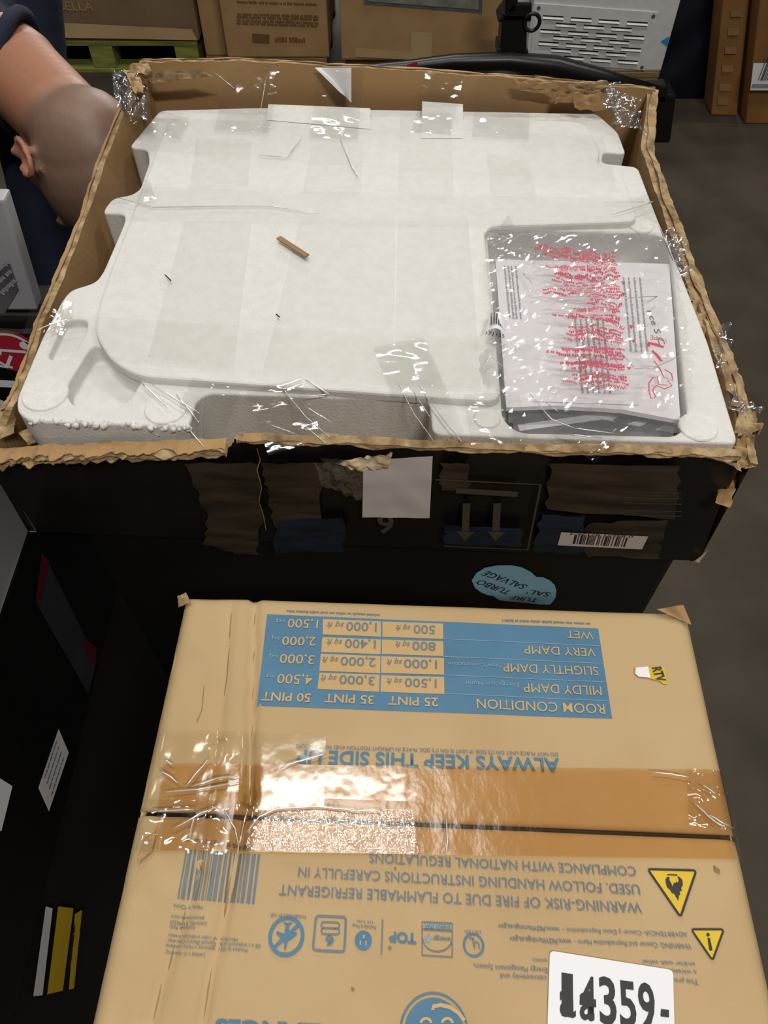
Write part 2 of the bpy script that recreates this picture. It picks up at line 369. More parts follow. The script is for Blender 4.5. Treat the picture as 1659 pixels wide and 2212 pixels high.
bm_((1275, 1346), (1085, 1338), 5, 1); bm_((820, 1327), (620, 1318), 5, 2)
bt('ALWAYS KEEP THIS SIDE UP', (1207, 1640), (643, 1621), 28, BLUE, .016)
bt('DO NOT PLACE UNIT ON ITS SIDE. IF UNIT IS ON ITS SIDE, PLACE IN UPRIGHT POSITION AND WAIT 2 HOURS', (1205, 1627), (640, 1609), 8, BLUE_G)
bt('WARNING-RISK OF FIRE DUE TO FLAMMABLE REFRIGERANT', (1384, 1951), (605, 1912), 22, BLUE_G, 0)
bt('USED. FOLLOW HANDLING INSTRUCTIONS CAREFULLY IN', (1380, 1912), (646, 1874), 21, BLUE_G, 0)
bt('COMPLIANCE WITH NATIONAL REGULATIONS', (1372, 1873), (799, 1844), 20, BLUE_G, 0)
bt('ADVERTENCIA: Cancer y Dano Reproductivo -', (1483, 2015), (1215, 2005), 10, BLUE_G); bt('www.P65Warnings.ca.gov', (1208, 2004), (1076, 1997), 10, BLUE_G, .01)
bt('WARNING: Cancer and Reproductive Harm -', (1491, 2040), (1240, 2030), 11, BLUE_G); bt('www.P65Warnings.ca.gov', (1234, 2030), (1101, 2024), 11, BLUE_G, .01)
bt('and/or with other', (1500, 2080), (1385, 2074), 9, BLUE_G); bt('a wireless', (1503, 2097), (1440, 2094), 9, BLUE_G); bt('This pro', (1507, 2117), (1455, 2114), 11, BLUE_G)
bt('systems.', (1182, 2073), (1148, 2071), 8, BLUE_G); bt('Energy Management System,', (1182, 2092), (1023, 2083), 11, BLUE_G); bt('connectivity and', (1180, 2109), (1081, 2104), 11, BLUE_G)
bt('LISTED', (1039, 2012), (1004, 2010), 7, BLUE_G); bt('TOP', (900, 2018), (842, 2014), 21, BLUE, .03)
bt('FORBIDDEN BY AIR', (661, 1978), (585, 1974), 7, BLUE_G); bt('Standard Plug', (813, 2002), (762, 1997), 7, BLUE_G); bt('115 Volts', (806, 1991), (771, 1988), 6, BLUE_G)
bt('6', (722, 2024), (704, 2023), 20, BLUE, .015)
bt('Made in China', (438, 1957), (375, 1954), 8, BLUE_G); bt('geappliances.com', (442, 1982), (370, 1977), 7, BLUE_G); bt('Louisville, KY 40225', (447, 1993), (368, 1989), 8, BLUE_G); bt('Appliance Park', (423, 2002), (366, 1999), 7, BLUE_G)
bt('Manufactured under trademark license', (514, 2028), (364, 2017), 7, BLUE_G); bt('GE is a trademark of the General Electric Company.', (564, 2041), (362, 2028), 8, BLUE_G); bt('Product by GE Appliances, a Haier company', (535, 2050), (358, 2039), 8, BLUE_G); bt('Limited 1-Yr Warranty', (443, 2060), (357, 2053), 8, BLUE_G)
bt('APPLIANCES', (800, 2220), (467, 2203), 34, BLUE, .03)
S0 = B(549, 1953); barcode(S0, B(382, 1941), B(562, 1846) - S0, UP, carton, BLUE_G, .0008, 11, zB, 62)
bt('0 84691 87104 7', (552, 1829), (402, 1806), 10, BLUE_G)
# pictograms
def circ(u, v, r):            # local metric frame at a pixel
    c = B(u, v); return c, -bex, bey * -1
c, ex_, ey_ = circ(619, 2023, 0); R0 = .0105
def bs(name, pts, wd, mat=BLUE, closed=False, off=.0008): return stroke(name, pts, wd, UP, mat, carton, off, zB, closed)
bs('no_air_ring', ringpts(c, ex_, ey_, R0, 0, 350, 35), .0022, BLUE, True)
bs('no_air_slash', [c + ex_ * R0 * .75 + ey_ * R0 * .7, c - ex_ * R0 * .75 - ey_ * R0 * .7], .0020)
plane2 = [(0, -1), (.14, -.3), (.75, .1), (.75, .28), (.16, .12), (.12, .62), (.36, .9), (0, .82), (-.36, .9), (-.12, .62), (-.16, .12), (-.75, .28), (-.75, .1), (-.14, -.3)]
patch('airplane_mark', [c + ex_ * (-x * R0 * .82) + ey_ * (-y * R0 * .85) for x, y in plane2], UP, BLUE, carton, .0009, zB)
for q, wd in (([(683, 1979), (748, 1982), (744, 2057), (676, 2053)], .0013),):
    pts = []; P4 = [B(*k) for k in q]
    rp = rounded([(p.x, p.y) for p in P4], .0025, 4); bs('stack_limit_frame', [V(x, y, ZB) for x, y in rp], wd, BLUE_G, True)
for v in (1999, 2012):
    a, b = B(700, v), B(728, v + 1); dd = (b - a).normalized(); pp = UP.cross(dd)
    pts = [a + pp * .0017 * math.cos(t) - dd * .0017 * math.sin(t) for t in [math.pi * k / 6 for k in range(7)]] + [b - pp * .0017 * math.cos(t) + dd * .0017 * math.sin(t) for t in [math.pi * k / 6 for k in range(7)]]
    bs('stack_limit_bar', pts, .0008, BLUE_G, True)
c = B(785, 2032); patch('plug_disc', ringpts(c, bex, bey, .0055, 0, 345, 23), UP, BLUE, carton, .0006, zB)
for dx, dy, r in ((-.0019, -.0013, .0007), (.0017, -.0015, .0007), (.0001, .0022, .0010)):
    patch('plug_slot', [c + bex * (dx + sx * r * .6) + bey * (dy + sy * r * (1.8 if dy < 0 else 1)) for sx, sy in ((-1, -1), (1, -1), (1, 1), (-1, 1))], UP, CELL, carton, .0009, zB)
bs('divider_rule', [B(827, 1986), B(824, 2062)], .0008, BLUE_G)
bs('rating_frame', [B(912, 1992), B(977, 1995), B(977, 2068), B(912, 2064)], .0008, BLUE_G, True); bs('rating_rule', [B(912, 2008), B(976, 2012)], .0007, BLUE_G)
gridpatch('rating_band', [(916, 1996), (974, 1998), (974, 2008), (916, 2005)], PALE, .0006, 6, 2); bt('ENERGY STAR', (972, 2000), (918, 1998), 7, BLUE_G)
bs('rating_arc', [B(945 + 31 * math.cos(t), 2030 + 26 * math.sin(t)) for t in [math.pi * k / 14 for k in range(15)]], .0007, BLUE_G)
bt('energy', (973, 2026), (934, 2024), 10, BLUE_G, .01, .4)
patch('star_mark', [B(925 + (11 if k % 2 == 0 else 4.5) * math.cos(1.2 + k * math.pi / 5), 2029 + (11 if k % 2 == 0 else 4.5) * math.sin(1.2 + k * math.pi / 5)) for k in range(10)][::-1], UP, PALE, carton, .0008, zB)
c = B(1023, 2042); bs('listed_ring', ringpts(c, bex, bey, .0062, 0, 345, 23), .0013, BLUE, True)
bt('U', (1036, 2036), (1024, 2035), 15, BLUE_G, .01); bt('L', (1024, 2027), (1013, 2027), 15, BLUE_G, .01)
# round monogram emblem cut by the frame
c = B(938, 2232); bs('emblem_ring', ringpts(c, bex, bey, .0205, 0, 354, 60), .0011, BLUE, True)
patch('emblem_disc', ringpts(c, bex, bey, .0180, 0, 354, 59), UP, BLUE, carton, .0006, zB)
bs('emblem_swirl', [B(1003 - 0, 2205), B(990, 2188), B(972, 2176), B(952, 2171), B(936, 2174), B(935, 2182)], .0022, CELL, False, .0010)
for u in (920, 966): bs('emblem_curl', [B(u + 11 * math.cos(t), 2210 + 10 * math.sin(t)) for t in [math.pi + k * .35 for k in range(10)]], .0016, CELL, False, .0010)
# warning triangles
def tri(p3, inset, wd):
    P3 = [B(*k) for k in p3]; rp = rounded([(p.x, p.y) for p in P3], .002, 4)
    patch('warning_triangle', [V(x, y, ZB) for x, y in rp][::-1], UP, YEL, carton, .0006, zB); bs('triangle_border', [V(x, y, ZB) for x, y in rp], wd, INK, True, .0009)
tri([(1399, 1878), (1503, 1881), (1469, 1981)], 0, .0014); tri([(1492, 2008), (1562, 2008), (1538, 2075)], 0, .0012)
def Z5(x, y): return B(1380 + x * .15672, 1850 + y * .15674)
flame = [(460, 420), (440, 370), (415, 330), (420, 290), (385, 285), (362, 320), (372, 390), (385, 430), (430, 470), (450, 510), (480, 515), (535, 612), (545, 540), (562, 535), (556, 490), (585, 475), (575, 440), (600, 400), (594, 330), (560, 290), (525, 278), (545, 330), (530, 370), (512, 350), (495, 372), (480, 365)]
patch('flame_mark', [Z5(*q) for q in flame], UP, INK, carton, .0010, zB)
patch('flame_base_line', [Z5(*q) for q in ((385, 246), (525, 252), (525, 270), (385, 262))][::-1], UP, INK, carton, .0010, zB)
patch('exclamation_bar', [Z5(*q) for q in ((938, 1128), (970, 1128), (1005, 1290), (985, 1302), (962, 1296))][::-1], UP, INK, carton, .0010, zB)
patch('exclamation_dot', [Z5(945 + 26 * math.cos(k), 1082 + 26 * math.sin(k)) for k in range(6)][::-1], UP, INK, carton, .0010, zB)
# stickers
st = patch('return_sticker', [B(*q) for q in ((1370, 1442), (1428, 1440), (1437, 1448), (1440, 1479), (1432, 1478), (1424, 1472), (1408, 1468), (1398, 1465), (1378, 1463), (1370, 1456))][::-1], UP, YEL, carton, .0012, zB)
st['label'] = 'torn yellow and white sticker'
patch('sticker_white_field', [B(*q) for q in ((1374, 1443), (1399, 1441), (1404, 1466), (1398, 1465), (1378, 1463), (1371, 1456))][::-1], UP, WHITE, st, .0016, zB)
text('RTV', B(1407, 1444), B(1418, 1474), .0072, UP, st, INK, .0018, .03, 0, zB)
lab = []
lb = patch('number_label', [V(x, y, ZB) for x, y in rounded([(B(*q).x, B(*q).y) for q in ((1187, 2054), (1181, 2235), (1457, 2275), (1452, 2096))], .003, 4)], UP, WHITE, carton, .0014, zB)
lb['label'] = 'white paper label with large black digits 14359'
def nt(s, a, b, cap, bold=.03): S = B(*a); text(s, S, B(*b), (B(a[0], a[1] - cap) - S).length, UP, lb, INK, .0019, bold, 0, zB)
nt('1', (1212, 2192), (1237, 2196), 88, .022); nt('a', (1208, 2192), (1243, 2197), 79, .022); nt('4', (1251, 2197), (1287, 2203), 87, .022); nt('a', (1251, 2199), (1283, 2204), 80, .022)
nt('3', (1295, 2208), (1332, 2213), 95, .022); nt('5', (1339, 2214), (1375, 2219), 93, .022); nt('9', (1381, 2222), (1417, 2227), 96, .022)
patch('label_dash', [B(*q) for q in ((1426, 2180), (1443, 2182), (1443, 2198), (1425, 2196))][::-1], UP, INK, lb, .0019, zB)
# ---- tape over the seam
def btape(name, c4, mat, nu, nv, amp, sc, off=.0022, name2=None):
    return sheet(name, [B(*q) for q in c4], nu, nv, mat, carton, lambda p, s, t: hB(p.x, p.y) + off + amp * (abs(nz(p.x, p.y, sc, 5)) + .5 * abs(nz(p.x, p.y, sc * 2.3, 9))), UP)
btape('amber_tape', [(330, 1838), (1592, 1858), (1563, 1665), (352, 1650)], TAPE_B, 120, 18, .0004, 30)
btape('clear_tape', [(322, 1745), (700, 1755), (705, 1590), (352, 1578)], TAPE_C, 70, 40, .0006, 22, .0030)
btape('clear_tape', [(296, 1842), (545, 1850), (560, 1735), (322, 1728)], TAPE_W, 60, 34, .0022, 40, .0034)
btape('bumpy_tape', [(520, 1838), (905, 1848), (890, 1752), (585, 1745)], TAPE_S, 60, 20, .0003, 60, .0034)
btape('clear_tape', [(545, 1722), (900, 1735), (905, 1668), (560, 1650)], TAPE_C, 60, 20, .0003, 50, .0040)
btape('clear_tape', [(1485, 1790), (1592, 1798), (1568, 1668), (1478, 1664)], TAPE_W, 40, 40, .0028, 50, .0030)
# tape turned down over the left and right edges
for pts in ([(322, 1600), (302, 1840)],):
    a, b = B(352, 1580), B(300, 1840); sheet('tape_tail', [a, b, b + V(-.012, 0, -.09), a + V(-.010, 0, -.09)], 26, 20, TAPE_W, carton, lambda p, s, t: .002 + .004 * abs(nz(p.y, p.z, 50, 2)), V(-1, 0, .1).normalized())
a, b = B(1566, 1668), B(1594, 1858); sheet('tape_tail', [b, a, a + V(.004, 0, -.09), b + V(.004, 0, -.09)], 26, 20, TAPE_W, carton, lambda p, s, t: .002 + .003 * abs(nz(p.y, p.z, 50, 2)), V(1, 0, .1).normalized())
# curled nick of torn liner by the left edge
sheet('torn_nick', [B(296, 1868), B(330, 1838), B(338, 1800), B(312, 1815)], 10, 8, KRAFT_IN, carton, lambda p, s, t: .0015 + .003 * abs(nz(s, t, 5)), UP)
sheet('torn_nick', [Z5(1025, 130), Z5(1095, 165), Z5(1120, 245), Z5(1040, 215)], 6, 6, KRAFT_DK, carton, lambda p, s, t: .0008 + .002 * abs(nz(s, t, 5)), UP)
# ================================================================ BIG BLACK CARTON (open, foam inside)
ZF = 1.0
big = empty('open_carton', 'large open black printed carton with torn top holding white foam', 'carton')
FL0, FR0 = V(-.368, .457, 0), V(.325, .420, 0)                   # front plane of the outer sleeve
gex = (FR0 - FL0).normalized(); gey = UP.cross(gex); GN = -gey     # GN faces the viewer
def torn_wall(name, top, bot, nrm, thick=.006, n=90, seed=0, amp=.004, outer=BLK, inner=KRAFT_IN, bow=0):
    """carton wall between a torn top line and a bottom line; outer print, inner liner, ragged edge"""
    def at(L, t):
        t *= (len(L) - 1); i = min(int(t), len(L) - 2); return L[i].lerp(L[i + 1], t - i)
    vs = []; fs = []; fm = []
    for i in range(n + 1):
        t = i / n; p = at(top, t) + UP * (amp * nz(t, seed, 14, 2) + amp * .6 * nz(t, seed, 55, 4)) + nrm * (.003 * nz(t, seed, 9, 7))
        q = at(bot, t); m = p.lerp(q, .35) + nrm * (bow + .004 * nz(t, seed, 6, 3)); m2 = p.lerp(q, .7) + nrm * (bow * .7 + .003 * nz(t, seed, 5, 8))
        for c in (p, m, m2, q): vs.append(c)
        for c in (q, m2, m, p): vs.append(c - nrm * thick)
    for i in range(n):
        a, b = 8 * i, 8 * (i + 1)
        for k in range(8):
            j = (k + 1) % 8; fs.append((a + k, b + k, b + j, a + j)); fm.append(0 if k in (0, 1, 2) else (2 if k in (3, 7) else 1))
    return mesh(name, vs, fs, outer, big, False, [outer, inner, KRAFT_LT], fm)
ZS = .836
fb = lambda t, z: FL0.lerp(FR0, t) + UP * z
front_top = [fb(0, .960) + GN * .004, fb(.12, .968), fb(.33, .985), fb(.345, .999), fb(.50, 1.001), fb(.7, 1.0), fb(.85, 1.004), fb(.97, 1.004)]
front_bot = [fb(-.015, ZS), fb(.3, ZS), fb(.6, ZS + .001), fb(1.0, ZS)]
torn_wall('sleeve_front', front_top, front_bot, GN, .006, 120, 1)
BLc, BRc = FL0 + gey * .61 + gex * .018, FR0 + gey * .61 + gex * -.004
lt = [V(-.372, .456, .955)] + [Px(u_, v_, -.344) for u_, v_ in ((8, 885), (30, 845), (48, 800), (80, 700), (122, 600), (180, 458), (212, 350))] + [BLc + UP * 1.042]
lbm = [V(-.376, .456, ZS), V(-.358, .7, ZS), BLc + UP * ZS]
torn_wall('sleeve_left', lt, lbm, V(-1, 0, 0), .007, 80, 2, .003)
rt = [V(.322, .425, .985)] + [Px(u_, v_, .330) for u_, v_ in ((1608, 890), (1572, 780), (1520, 650), (1485, 560), (1442, 440), (1400, 320))] + [BRc + UP * 1.02]
rb = [FR0 + UP * ZS, V(.332, .7, ZS), BRc + UP * ZS]
torn_wall('sleeve_right', rt, rb, V(1, 0, 0), .009, 80, 3, .004, BLK)
bt_ = [BLc + UP * 1.043, BLc.lerp(BRc, .2) + UP * 1.047, BLc.lerp(BRc, .5) + UP * 1.041, BLc.lerp(BRc, .8) + UP * 1.032, BRc + UP * 1.024]
torn_wall('sleeve_back', bt_, [BLc + UP * ZS, BRc + UP * ZS], gey, .006, 80, 4, .003)
# lower body of the carton
q = [FL0 + gey * .028 + gex * .03, FR0 + gey * .028 - gex * .006, BRc - gey * .02 - gex * .006, BLc - gey * .02 + gex * .02]
hull8('lower_body', [V(p.x, p.y, 0) for p in q] + [V(p.x, p.y, .874) for p in q], BLK2, big, .006)
# layered plies of torn board along the rims
def plies(name, L, out, wd, k, seed, mat=KRAFT_LT, dz=.0016, amp=.003):
    for j in range(k):
        vs = []; fs = []; n = 110
        for i in range(n + 1):
            t = i / n * (len(L) - 1); a = min(int(t), len(L) - 2); p = L[a].lerp(L[a + 1], t - a)
            s = i / n; e0 = wd * (.15 + .5 * abs(nz(s, seed + j, 9, j))) ; e1 = wd * (.55 + .45 * nz(s, seed + j, 13, j + 3) + .25 * nz(s, seed + j, 45, j + 5)) 
            z = dz * j + amp * nz(s, seed + j, 16, j + 7)
            for c in (p - out * e0 + UP * z, p + out * e1 + UP * (z - .002 * (1 + nz(s, j, 20, 1)))): vs.append(c)
        m = len(vs)
        for v in list(vs): vs.append(v - UP * .0011)
        for i in range(n):
            a = 2 * i; fs += [(a, a + 1, a + 3, a + 2), (m + a, m + a + 2, m + a + 3, m + a + 1), (a + 1, m + a + 1, m + a + 3, a + 3), (a, a + 2, m + a + 2, m + a)]
        o = mesh(name, vs, fs, mat if j % 2 == 0 else KRAFT_IN, big)
plies('torn_ply', [p + UP * .001 for p in front_top[:3]], GN, .017, 4, 11, dz=.0030)
plies('torn_ply', [p + UP * .001 for p in front_top[3:]], GN, .008, 3, 21)
plies('torn_ply', lt[1:], V(-1, 0, 0), .006, 2, 31)
plies('torn_ply', rt, V(1, 0, 0), .011, 3, 41)
plies('torn_ply', bt_, gey, .008, 2, 51)
# crumpled flap remains at the back right corner and other corners
def crumple(name, c4, mat, amp, sc, seed, n=None, nu=22, nv=14, off=0):
    return sheet(name, c4, nu, nv, mat, big, lambda p, s, t: off + amp * (abs(nz(p.x + seed, p.y + p.z, sc, seed)) * 1.6 - .3 + .5 * nz(p.x, p.y + p.z * 2, sc * 2.4, seed)), n)
yb = 1.040
for k, (c4, mt, am, sd) in enumerate([
    ([(1115, 178), (1205, 190), (1200, 205), (1120, 195)], KRAFT_LT, .010, 1), ([(1110, 168), (1190, 172), (1210, 192), (1120, 190)], KRAFT_IN, .012, 2),
    ([(1205, 195), (1310, 178), (1315, 215), (1200, 222)], KRAFT_IN, .016, 3), ([(1225, 185), (1300, 172), (1325, 190), (1235, 215)], KRAFT_LT, .014, 4),
    ([(1240, 205), (1312, 200), (1306, 240), (1238, 236)], KRAFT_IN, .010, 5), ([(300, 160), (420, 150), (470, 165), (330, 180)], KRAFT_LT, .006, 6)]):
    crumple('crumpled_board', [Pn(u, v, V(0, yb - .012 - .003 * k, 0), gey) for u, v in c4], mt, am * 1.0, 45, sd, V(0, -.7, .7))
for c4, mt, am, sd, z in ([[(1592, 880), (1638, 890), (1645, 935), (1590, 945)], KRAFT_LT, .014, 7, .995], [[(1575, 940), (1622, 950), (1628, 1010), (1580, 1010)], KRAFT_IN, .012, 8, .985],
                          [[(1580, 960), (1610, 985), (1600, 1020), (1565, 1000)], KRAFT_LT, .010, 9, .992], [[(1560, 1020), (1600, 1010), (1580, 1095), (1545, 1085)], KRAFT_IN, .008, 10, .955],
                          [[(1545, 745), (1578, 760), (1610, 880), (1585, 880)], KRAFT_LT, .010, 14, .996], [[(1478, 620), (1512, 640), (1528, 720), (1512, 735)], KRAFT_LT, .010, 15, .992],
                          [[(1522, 1195), (1530, 1188), (1510, 1216), (1500, 1212)], KRAFT_LT, .002, 16, .846]):
    crumple('crumpled_board', [Pz(u, v, z) for u, v in c4], mt, am, 60, sd, V(.1, -.3, .9).normalized())
for c4, mt, am, sd, z in ([[(262, 150), (318, 132), (330, 160), (285, 175)], KRAFT_LT, .012, 11, 1.046], [[(272, 160), (300, 150), (312, 205), (290, 200)], KRAFT_IN, .010, 12, 1.050],
                          [[(0, 885), (38, 870), (30, 935), (-5, 950)], KRAFT_LT, .004, 17, .985], [[(40, 935), (60, 925), (78, 955), (62, 962)], KRAFT_LT, .003, 18, .972]):
    crumple('crumpled_board', [Pz(u, v, z) for u, v in c4], mt, am, 60, sd, V(.0, -.5, .8).normalized())
for c4, sd, z in ([[(250, 158), (300, 150), (302, 172), (246, 170)], 1, 1.044], [[(245, 180), (272, 200), (275, 235), (268, 240)], 2, 1.035], [[(312, 182), (322, 186), (285, 243), (275, 240)], 3, 1.035]):
    crumple('black_liner_shred', [Pz(u, v, z) for u, v in c4], BLK, .006, 60, sd, V(0, -.4, .9).normalized(), 10, 8)
# torn film tatters
for c4, sd, z in ([[(1300, 190), (1370, 215), (1400, 290), (1330, 270)], 1, 1.02], [[(1290, 175), (1335, 185), (1350, 240), (1305, 225)], 2, 1.03],
                  [[(1560, 838), (1625, 860), (1640, 905), (1580, 890)], 3, 1.005], [[(240, 150), (320, 180), (320, 260), (250, 230)], 4, 1.045], [[(1440, 500), (1480, 540), (1492, 620), (1465, 600)], 5, 1.0],
                  [[(1560, 700), (1572, 705), (1560, 830), (1545, 760)], 6, 1.0]):
    crumple('film_tatter', [Pz(u, v, z) for u, v in c4], WRAP, .016, 50, sd, V(.2, -.3, .9).normalized(), 30, 24)
# ---- print and stickers on the front sleeve
PF = fb(0, .9)
def F(u, v): return Pn(u, v, PF + GN * .0075, GN)
def fpatch(name, q, mat, off): return patch(name, [F(*k) for k in q][::-1], GN, mat, big, off)
for q_, mt, of in (([(400, 1000), (560, 1000), (565, 1120), (555, 1200), (490, 1190), (440, 1175), (450, 1120), (425, 1060)], BRNPATCH, .0006),
                   ([(565, 1000), (700, 1000), (690, 1120), (590, 1135), (580, 1060)], BRNPATCH, .0008), ([(690, 985), (782, 1000), (782, 1072), (750, 1070), (700, 1040)], BRNPATCH, .001),
                   ([(598, 1122), (740, 1118), (745, 1190), (590, 1195)], BLUPATCH, .0009), ([(955, 1000), (1015, 1000), (1015, 1060), (950, 1060)], BRNPATCH, .0006),
                   ([(1190, 1000), (1470, 1005), (1455, 1120), (1180, 1100)], BRNPATCH, .0006), ([(1170, 1110), (1265, 1115), (1260, 1195), (1150, 1190)], BLUPATCH, .0007),
                   ([(1265, 1130), (1440, 1122), (1420, 1205), (1265, 1200)], BRNPATCH, .0006), ([(960, 1135), (1130, 1140), (1125, 1180), (960, 1175)], BLUPATCH, .0006)):
    rj = random.Random(of * 1e5 + q_[0][0]); jq = []
    for i_ in range(len(q_)):
        a_, b_ = q_[i_], q_[(i_ + 1) % len(q_)]
        for k_ in range(7): jq.append((a_[0] + (b_[0] - a_[0]) * k_ / 7 + rj.uniform(-6, 6), a_[1] + (b_[1] - a_[1]) * k_ / 7 + rj.uniform(-2.5, 2.5)))
    fpatch('worn_print', jq, mt, of)
for v in (1060, 1072, 1084, 1100, 1110): stroke('faded_line', [F(1345, v), F(1472, v + 3)], .0014, GN, LINEPRINT, big, .0012)
for x in (1008, 1074):
    stroke('arrow_shaft', [F(x, 1085), F(x - 3, 1145)], .007, GN, LINEPRINT, big, .0012); fpatch('arrow_head', [(x - 22, 1145), (x + 18, 1147), (x - 4, 1166)], LINEPRINT, .0013)
stroke('arrow_panel_frame', [F(940, 1034), F(1168, 1045), F(1140, 1186), F(960, 1178)], .0022, GN, LINEPRINT, big, .0011); stroke('arrow_bar', [F(985, 1058), F(1118, 1066)], .008, GN, LINEPRINT, big, .0011)
S = F(815, 1110); text('6', S + gex * .016, S, .030, GN, big, LINEPRINT, .0012, .02)
bc = fpatch('barcode_sticker', [(1212, 1147), (1400, 1156), (1386, 1184), (1204, 1175)], M('dull_white_sticker', (206, 190, 182), .5), .0016)
S = F(1356, 1158); barcode(S, F(1240, 1151), F(1349, 1178) - S, GN, bc, INK, .0020, 5, None, 44)
text('0 84691 87126 4', F(1368, 1153.5), F(1232, 1147.5), .0034, GN, bc, INK, .0022)
tp = sheet('paper_tape', [F(783, 1112), F(928, 1114), F(935, 975), F(786, 985)], 16, 16, TAPEP, big, lambda p, s, t: .003 + .002 * t + .0016 * nz(p.x, p.z, 40, 2), GN); tp['label'] = 'square tab of white paper tape over the torn edge'
crumple('peeled_liner', [F(728, 985), F(850, 962), F(838, 1000), F(760, 1000)], M('peeled_white_liner', (226, 212, 186), .6, (190, 160, 116), 60), .005, 70, 21, GN, 24, 12, .008)
crumple('film_on_front', [F(680, 995), F(785, 985), F(785, 1070), F(700, 1045)], WRAP, .006, 60, 22, GN, 24, 16, .004)
# white crack lines in the print
for pl in ([(556, 965), (563, 990), (556, 1010), (566, 1050), (560, 1080), (570, 1110), (575, 1140)],):
    stroke('paper_crack', [F(*k) for k in pl], .0007, GN, KRAFT_LT, big, .0022)
# blue cloud sticker on the lower body
PB = q[0] + GN * .0
def Fb(u, v): return Pn(u, v, V(q[0].x, q[0].y, 0), GN)
def Z7(x, y): return (1000 + x * .14467, 1190 + y * .1446)
cl = [Z7(*k) for k in ((130, 430), (200, 320), (330, 240), (520, 205), (720, 203), (880, 235), (1010, 300), (1060, 345), (1090, 375), (1200, 385), (1300, 430), (1370, 500), (1395, 590), (1385, 680), (1340, 750), (1300, 790), (1150, 790), (980, 770), (700, 745), (540, 725), (490, 690), (460, 665), (370, 650), (270, 610), (180, 540))]
cs = patch('cloud_sticker', [Fb(*k) for k in cl][::-1], GN, CLOUD, big, .001); cs['label'] = 'pale blue cloud sticker with handwritten black letters'
def ct(s, a, b, cap): text(s, Fb(*Z7(*a)), Fb(*Z7(*b)), cap, GN, cs, INK, .0016, .005, .12)
ct("SAL'", (1320, 610), (985, 560), .010); ct('SALVAGE', (975, 500), (350, 275), .011); ct('TURBO', (735, 580), (265, 410), .011); ct('TURF', (1125, 700), (730, 650), .009)
# ================================================================ FOAM
foam = empty('foam_insert', 'white moulded foam block filling the open black carton', 'foam')
out = [(345, 238), (560, 232), (910, 238), (1290, 245), (1335, 285), (1353, 333), (1303, 327), (1300, 352), (1378, 360), (1420, 470), (1475, 600), (1530, 740), (1592, 948), (1588, 958),
       (935, 938), (928, 872), (905, 864), (450, 850), (424, 866), (408, 922), (62, 910), (36, 888), (36, 860), (90, 730), (134, 648), (152, 626), (205, 610), (222, 588), (268, 482), (270, 462), (223, 460), (226, 450), (242, 428), (285, 420), (302, 408), (322, 350), (318, 322), (278, 318)]
Q2 = lambda u, v, z=ZF: (Pz(u, v, z).x, Pz(u, v, z).y)
def foam_mesh():
    bm = bmesh.new(); prism_bm(bm, rounded([Q2(*k) for k in out], .009, 4), .876, ZF); bmesh.ops.recalc_face_normals(bm, faces=bm.faces)
    o = bm_obj('foam_block', bm, EPS, foam)
    cut = bmesh.new(); pk = [(1052, 496), (1432, 503), (1450, 560), (1486, 900), (1468, 942), (1120, 934), (1086, 905)]
    prism_bm(cut, rounded([Q2(*k) for k in pk], .02, 6), .962, 1.05)
    c1 = bm_obj('cut', cut, EPS)
    cut = bmesh.new(); prism_bm(cut, rounded([Q2(*k) for k in ((205, 735), (262, 800), (310, 815), (268, 882), (155, 878), (140, 840))], .02, 6), .982, 1.05); c2 = bm_obj('cut', cut, EPS)
    cut = bmesh.new(); prism_bm(cut, rounded([Q2(*k) for k in ((140, 690), (190, 690), (185, 720), (150, 775), (100, 778))], .012, 5), .990, 1.05); c3 = bm_obj('cut', cut, EPS)
    for c in (c1, c2, c3):
        md = o.modifiers.new('b', 'BOOLEAN'); md.object = c; md.operation = 'DIFFERENCE'; md.solver = 'EXACT'
    bv = o.modifiers.new('v', 'BEVEL'); bv.width = .004; bv.segments = 3; bv.limit_method = 'ANGLE'; bv.angle_limit = math.radians(50)
    bake(o)
    for c in (c1, c2, c3): bpy.data.objects.remove(c)
    return o
foam_mesh()
bm = bmesh.new(); pl = [(362, 262), (900, 252), (1262, 262), (1298, 320), (1290, 358), (1345, 372), (1380, 478), (1062, 488), (1048, 502), (1083, 868), (300, 813), (240, 780), (203, 720), (212, 660), (232, 600)]
prism_bm(bm, rounded([Q2(*k, ZF + .008) for k in pl], .016, 6), ZF - .001, ZF + .008)
bmesh.ops.recalc_face_normals(bm, faces=bm.faces)
bmesh.ops.bevel(bm, geom=[e for e in bm.edges if all(v.co.z > ZF + .007 for v in e.verts)], offset=.0025, segments=2, profile=.5, affect='EDGES')
bm_obj('raised_panel', bm, EPS, foam)
ZT = ZF + .008
for (u, v, r) in ((98, 853, .021), (358, 884, .019), (1508, 923, .017), (1052, 905, .012), (1385, 488, .014)):
    c = Pz(u, v, ZF); bm = bmesh.new(); prism_bm(bm, [(p.x, p.y) for p in ringpts(c, V(1, 0, 0), V(0, 1, 0), r, 0, 348, 29)], ZF - .002, ZF + .0016)
    bmesh.ops.bevel(bm, geom=[e for e in bm.edges if all(x.co.z > ZF for x in e.verts)], offset=.001, segments=1, affect='EDGES'); bm_obj('moulding_stud', bm, EPS_L, foam)
# crumbly broken bead edge at the front left
r = random.Random(4); bm = bmesh.new()
for k in range(120):
    t = r.random(); u = 60 + 350 * t; p = Pz(u, 908 + 14 * t + r.uniform(-4, 8), ZF - r.random() * .006); rr = r.uniform(.0012, .0035)
    bmesh.ops.create_icosphere(bm, subdivisions=1, radius=rr, matrix=Matrix.Translation(p))
o = bm_obj('broken_bead_edge', bm, EPS_L, foam, True); o['kind'] = 'stuff'
